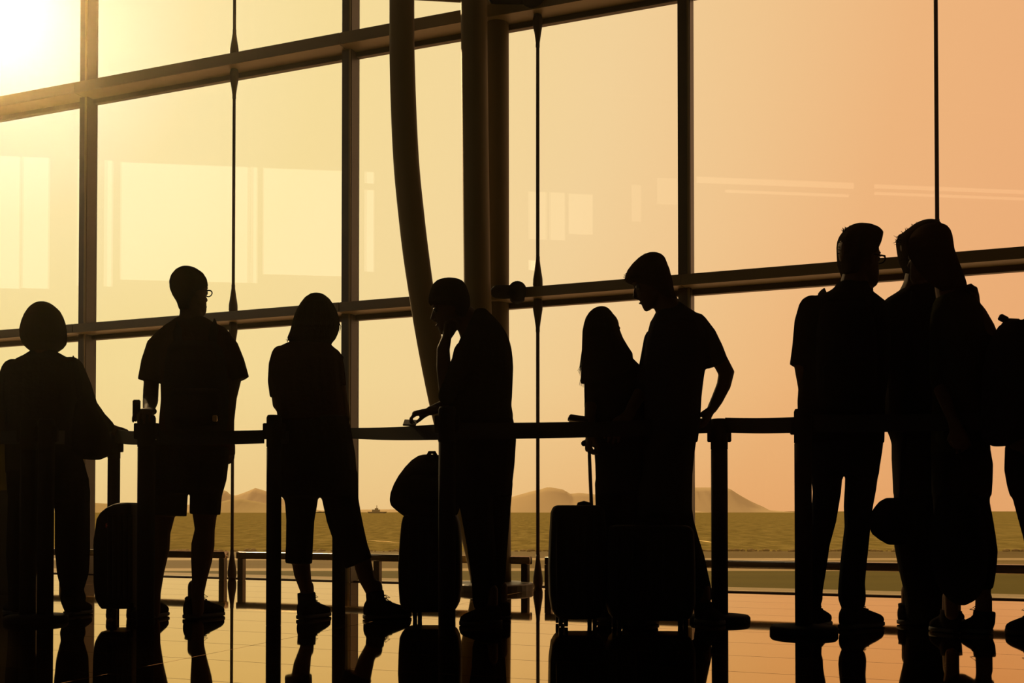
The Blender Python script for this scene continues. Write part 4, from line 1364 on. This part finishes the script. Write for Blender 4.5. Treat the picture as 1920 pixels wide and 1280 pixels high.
bag('backpack', 'dark backpack worn by the person with spectacles and boots', 'backpack', 4.68,
    [(566, 1548, 1618, .04), (578, 1538, 1630, .06), (610, 1533, 1640, .075), (680, 1531, 1643, .08), (740, 1532, 1642, .08), (765, 1538, 1634, .07), (774, 1550, 1622, .05)], 'nylon',
    [dict(p=[(u, 572, .03), (u + s, 552, .10), (u + s * 2, 546, .18), (u + s * 2, 590, .31), (u + s * 2, 660, .33)], w=.022) for u, s in ((1548, -4), (1626, 3))],
    extras=[('front_pocket', [(678, 1548, 1626, .02), (686, 1542, 1632, .03), (735, 1542, 1632, .03), (746, 1550, 1624, .02)], -.075)])
bag('messenger_bag', 'rounded dark bag jutting out at knee height between the two people at right', 'bag', 4.74,
    [(933, 1662, 1700, .03), (940, 1650, 1706, .05), (953, 1640, 1710, .065), (968, 1632, 1713, .07), (984, 1631, 1714, .07), (1000, 1636, 1712, .065), (1011, 1649, 1708, .05), (1021, 1666, 1700, .03)], 'nylon',
    [dict(p=[(1690, 945, 0), (1694, 860, -.01), (1700, 760, -.02), (1706, 640, -.02), (1712, 555, .06), (1712, 548, .18)], w=.012)])
bag('tote_bag', 'big dark hanging bag with a rounded bottom near the calf length trousers', 'bag', 4.46,
    [(930, 1768, 1822, .03), (945, 1758, 1834, .06), (980, 1750, 1842, .085), (1040, 1749, 1848, .09), (1085, 1757, 1844, .085), (1110, 1769, 1836, .07), (1125, 1782, 1824, .05), (1134, 1794, 1808, .025)], 'nylon',
    [dict(p=[(1775, 945, 0), (1782, 880, .01), (1795, 826, .03), (1806, 880, .01), (1812, 945, 0)], w=.011)])
bag('satchel', 'dark satchel with a strap buckle hanging at the right edge of the frame', 'bag', 4.42,
    [(602, 1888, 1950, .05), (609, 1876, 1958, .065), (622, 1869, 1962, .08), (650, 1856, 1964, .095), (690, 1848, 1968, .105), (750, 1846, 1970, .11), (795, 1846, 1966, .11), (816, 1847, 1930, .10), (828, 1853, 1898, .08), (836, 1866, 1889, .04)], 'nylon',
    [dict(p=[(1884, 640, .02), (1884, 610, .04), (1892, 603, .10), (1912, 604, .20)], w=.016)],
    buckle=None)
g = G(4.45); g.box(P(1881, 597, 4.46), (.036, .02, .026), (Vector((.87, 0, -.45)).normalized(), Vector((0, 1, 0)), Vector((.45, 0, .87)).normalized()))
sat = [o for o in C.objects if o.name.startswith('satchel')][0]
put('strap_slider', g.mesh('strap_slider', M['plastic'], .003), sat, smooth=False)


def wheel(g, c, r=.024, w=.018):
    g.cyl(c - Vector((w / 2, 0, 0)), c + Vector((w / 2, 0, 0)), r, k=18)


def suitcase(label, d, rows, wheels, handle=None, tele=None, dm=.12, ribs=True, e=7.0):
    u = (rows[0][1] + rows[0][2]) / 2
    c = P(u, 958, d); c.z = 0
    r = empty('suitcase', c, label, 'suitcase', 'wheeled suitcases')
    g = G(d); g.T([(v, a, b, dm * k) for v, a, b, k in rows], e=e, k=40)
    body = put('case_body', g.melt('case_body', M['shell'], .008, 3, .35), r)
    mid = rows[len(rows) // 2]
    if ribs:
        a, b = mid[1] + 10, mid[2] - 10
        for i in range(5):
            uu = a + (b - a) * (i + .5) / 5
            g = G(); g.tube([P(uu, rows[0][0] + 24, d - dm - .002), P(uu, rows[-1][0] - 18, d - dm - .002)], [.010, .010], .6, k=8)
            put('rib', g.mesh('rib', M['shell']), body)
    for (wu, dy) in wheels:
        p = P(wu, 958, d + dy); p.z = .026
        g = G(); wheel(g, p - Vector((.012, 0, 0))); wheel(g, p + Vector((.012, 0, 0)))
        w = put('wheel', g.mesh('wheel', M['rubber']), r)
        top = P(wu, rows[-1][0] - 4, d + dy)
        g = G(); g.box((p + Vector((p.x, p.y, top.z))) / 2 + Vector((0, 0, .012)), (.012, .02, max(.02, top.z - p.z)))
        put('fork', g.mesh('fork', M['plastic'], .002), w, smooth=False)
    if handle:
        (u0, v0, u1, v1) = handle
        g = G(); g.tube([P(u0, v1 + 4, d), P(u0 + 2, v0 + 2, d), P((u0 + u1) / 2, v0, d), P(u1 - 2, v0 + 2, d), P(u1, v1 + 4, d)], [.011] * 5, .8, k=10)
        put('carry_handle', g.mesh('carry_handle', M['plastic']), r)
    if tele:
        (ua, va, ub, vb, dy) = tele
        for s in (-.06, .06):
            g = G(); g.cyl(P(ua, va, d + dy + s * .5), P(ub, vb, d + dy + s * .5), .0085, k=10)
            put('pull_rod', g.mesh('pull_rod', M['darksteel']), r)
        g = G(); g.tube([P(ua - 9, va + 2, d + dy), P(ua, va - 3, d + dy), P(ua + 12, va + 1, d + dy)], [.014] * 3, 1.6, k=12)
        put('grip', g.mesh('grip', M['plastic']), r)
    return r


s1 = suitcase('dark suitcase with a domed top and tiny red mark beside the person in shorts', 5.34,
              [(942, 232, 252, .5), (945, 222, 256, .7), (951, 211, 258, .85), (960, 201, 259, .95), (972, 194, 260, 1), (1000, 190, 260, 1), (1010, 188, 260, 1), (1090, 188, 260, 1), (1118, 191, 260, 1), (1131, 197, 258, .95), (1138, 202, 255, .9)],
              [(211, -.08), (249, -.08), (211, .08), (249, .08)], tele=None)
cu = bpy.data.curves.new('mark_text', 'FONT'); cu.body = 'R'; cu.size = .030; cu.extrude = .0006; cu.align_x = 'CENTER'
to = bpy.data.objects.new('mark_text', cu); C.objects.link(to)
dg = bpy.context.evaluated_depsgraph_get()
me = bpy.data.meshes.new_from_object(to.evaluated_get(dg)); bpy.data.objects.remove(to, do_unlink=True)
me.materials.clear(); me.materials.append(M['red'])
me.transform(Matrix.Translation(P(201, 989, 5.34 - .1235)) @ Euler((math.radians(90), 0, 0)).to_matrix().to_4x4())
put('red_mark', me, s1, smooth=False)

s2 = suitcase('tall dark suitcase carrying a backpack, between two queue posts at centre', 5.32,
              [(962, 765, 852, .8), (968, 758, 858, .95), (980, 755, 862, 1), (1010, 752, 865, 1), (1060, 749, 866, 1), (1100, 750, 866, 1), (1128, 752, 862, 1), (1140, 758, 856, .95), (1144, 766, 848, .9)],
              [(783, -.08), (846, -.08), (783, .08), (846, .08)])
bag('backpack', 'bulging dark backpack sitting on top of the tall suitcase', 'backpack', 5.32,
    [(852.5, 792, 818, .06), (855, 784, 838, .09), (863, 772, 852, .12), (876, 760, 862, .15), (892, 748, 866, .16), (908, 739, 867, .16), (924, 733, 866, .16), (938, 731, 865, .155), (948, 734, 863, .145), (956, 743, 861, .13), (964, 753, 858, .12), (970, 762, 852, .1)], 'nylon',
    [dict(p=[(800, 860, -.12), (806, 848, -.10), (814, 848, -.10), (820, 860, -.12)], w=.010, q=.6)],
    extras=[('front_pocket', [(890, 772, 842, .03), (898, 764, 848, .05), (935, 764, 848, .05), (946, 772, 842, .035)], -.145)])
s3 = suitcase('dark suitcase with raised pull handle held by the long haired person', 5.02,
              [(947, 1042, 1120, .9), (951, 1037, 1127, .97), (960, 1033, 1132, 1), (1000, 1030.5, 1135, 1), (1060, 1028, 1135, 1), (1110, 1029, 1135, 1), (1140, 1033, 1132, 1), (1152, 1040, 1126, .95), (1157, 1048, 1118, .9)],
              [(1056, -.08), (1110, -.08), (1050, .08), (1110, .08)], handle=(1084, 943, 1106, 948), tele=(1104, 829, 1109, 948, .06))
s4 = suitcase('wide dark suitcase standing before the legs of the couple facing each other', 4.98,
              [(984, 1152, 1284, .85), (988, 1143, 1292, .95), (996, 1138, 1297, 1), (1060, 1136, 1299, 1), (1130, 1137, 1299, 1), (1152, 1143, 1293, .95), (1160, 1152, 1284, .9)],
              [(1156, -.08), (1280, -.08), (1156, .08), (1280, .08)], handle=(1194, 974, 1242, 986))

# hand held things
ph = empty('phone', P(255, 768, 4.98), 'dark phone held upright above the queue post by the person in shorts', 'phone')
g = G(); g.box(P(256, 768, 4.98), (.036, .012, .094)); put('case', g.mesh('case', M['plastic'], .004), ph, smooth=False)
g = G(); g.box(P(256, 768, 4.9895) + Vector((0, 0, 0)), (.030, .008, .086)); put('screen', g.mesh('screen', M['glossy'] if 'glossy' in M else M['plastic'], .002), ph, smooth=False)
pb = empty('passport', P(768, 795, 4.985), 'small dark booklet under the hand resting on the belt', 'booklet')
ax = (Vector((1, 0, -.05)).normalized(), Vector((0, .94, .34)).normalized(), Vector((.05, -.34, .94)).normalized())
g = G(); g.box(P(769, 792.5, 4.985), (.060, .088, .008), ax); put('cover', g.mesh('cover', M['booklet'], .001), pb, smooth=False)
g = G(); g.box(P(769, 792.5, 4.985) + Vector((.001, -.002, 0)), (.058, .086, .005), ax); put('pages', g.mesh('pages', M['eye'], .0), pb, smooth=False)
wl = empty('wallet', P(1080, 786, 5.08), 'flat dark travel wallet sticking out beside the long haired person', 'wallet')
ax = (Vector((.99, 0, -.14)).normalized(), Vector((0, 1, 0)), Vector((.14, 0, .99)).normalized())
g = G(); g.box(P(1086, 786, 5.08), (.10, .09, .030), ax); put('cover', g.mesh('cover', M['booklet'], .004), wl, smooth=False)
g = G(); g.box(P(1084, 787, 5.08) + Vector((-.001, -.003, 0)), (.094, .086, .012), ax); put('cards', g.mesh('cards', M['plastic'], 0), wl, smooth=False)
p2 = empty('phone', P(1818, 562, 4.63), 'dark phone pressed to the ear under the raised hand', 'phone')
ax = (Vector((.35, .9, 0)).normalized(), Vector((.9, -.35, 0)).normalized(), Vector((-.1, 0, 1)).normalized())
g = G(); g.box(P(1817, 562, 4.63), (.066, .009, .10), ax); put('case', g.mesh('case', M['plastic'], .003), p2, smooth=False)
g = G(); g.box(P(1817, 562, 4.63) - ax[1] * .004, (.060, .004, .09), ax); put('screen', g.mesh('screen', M['plastic'], .001), p2, smooth=False)
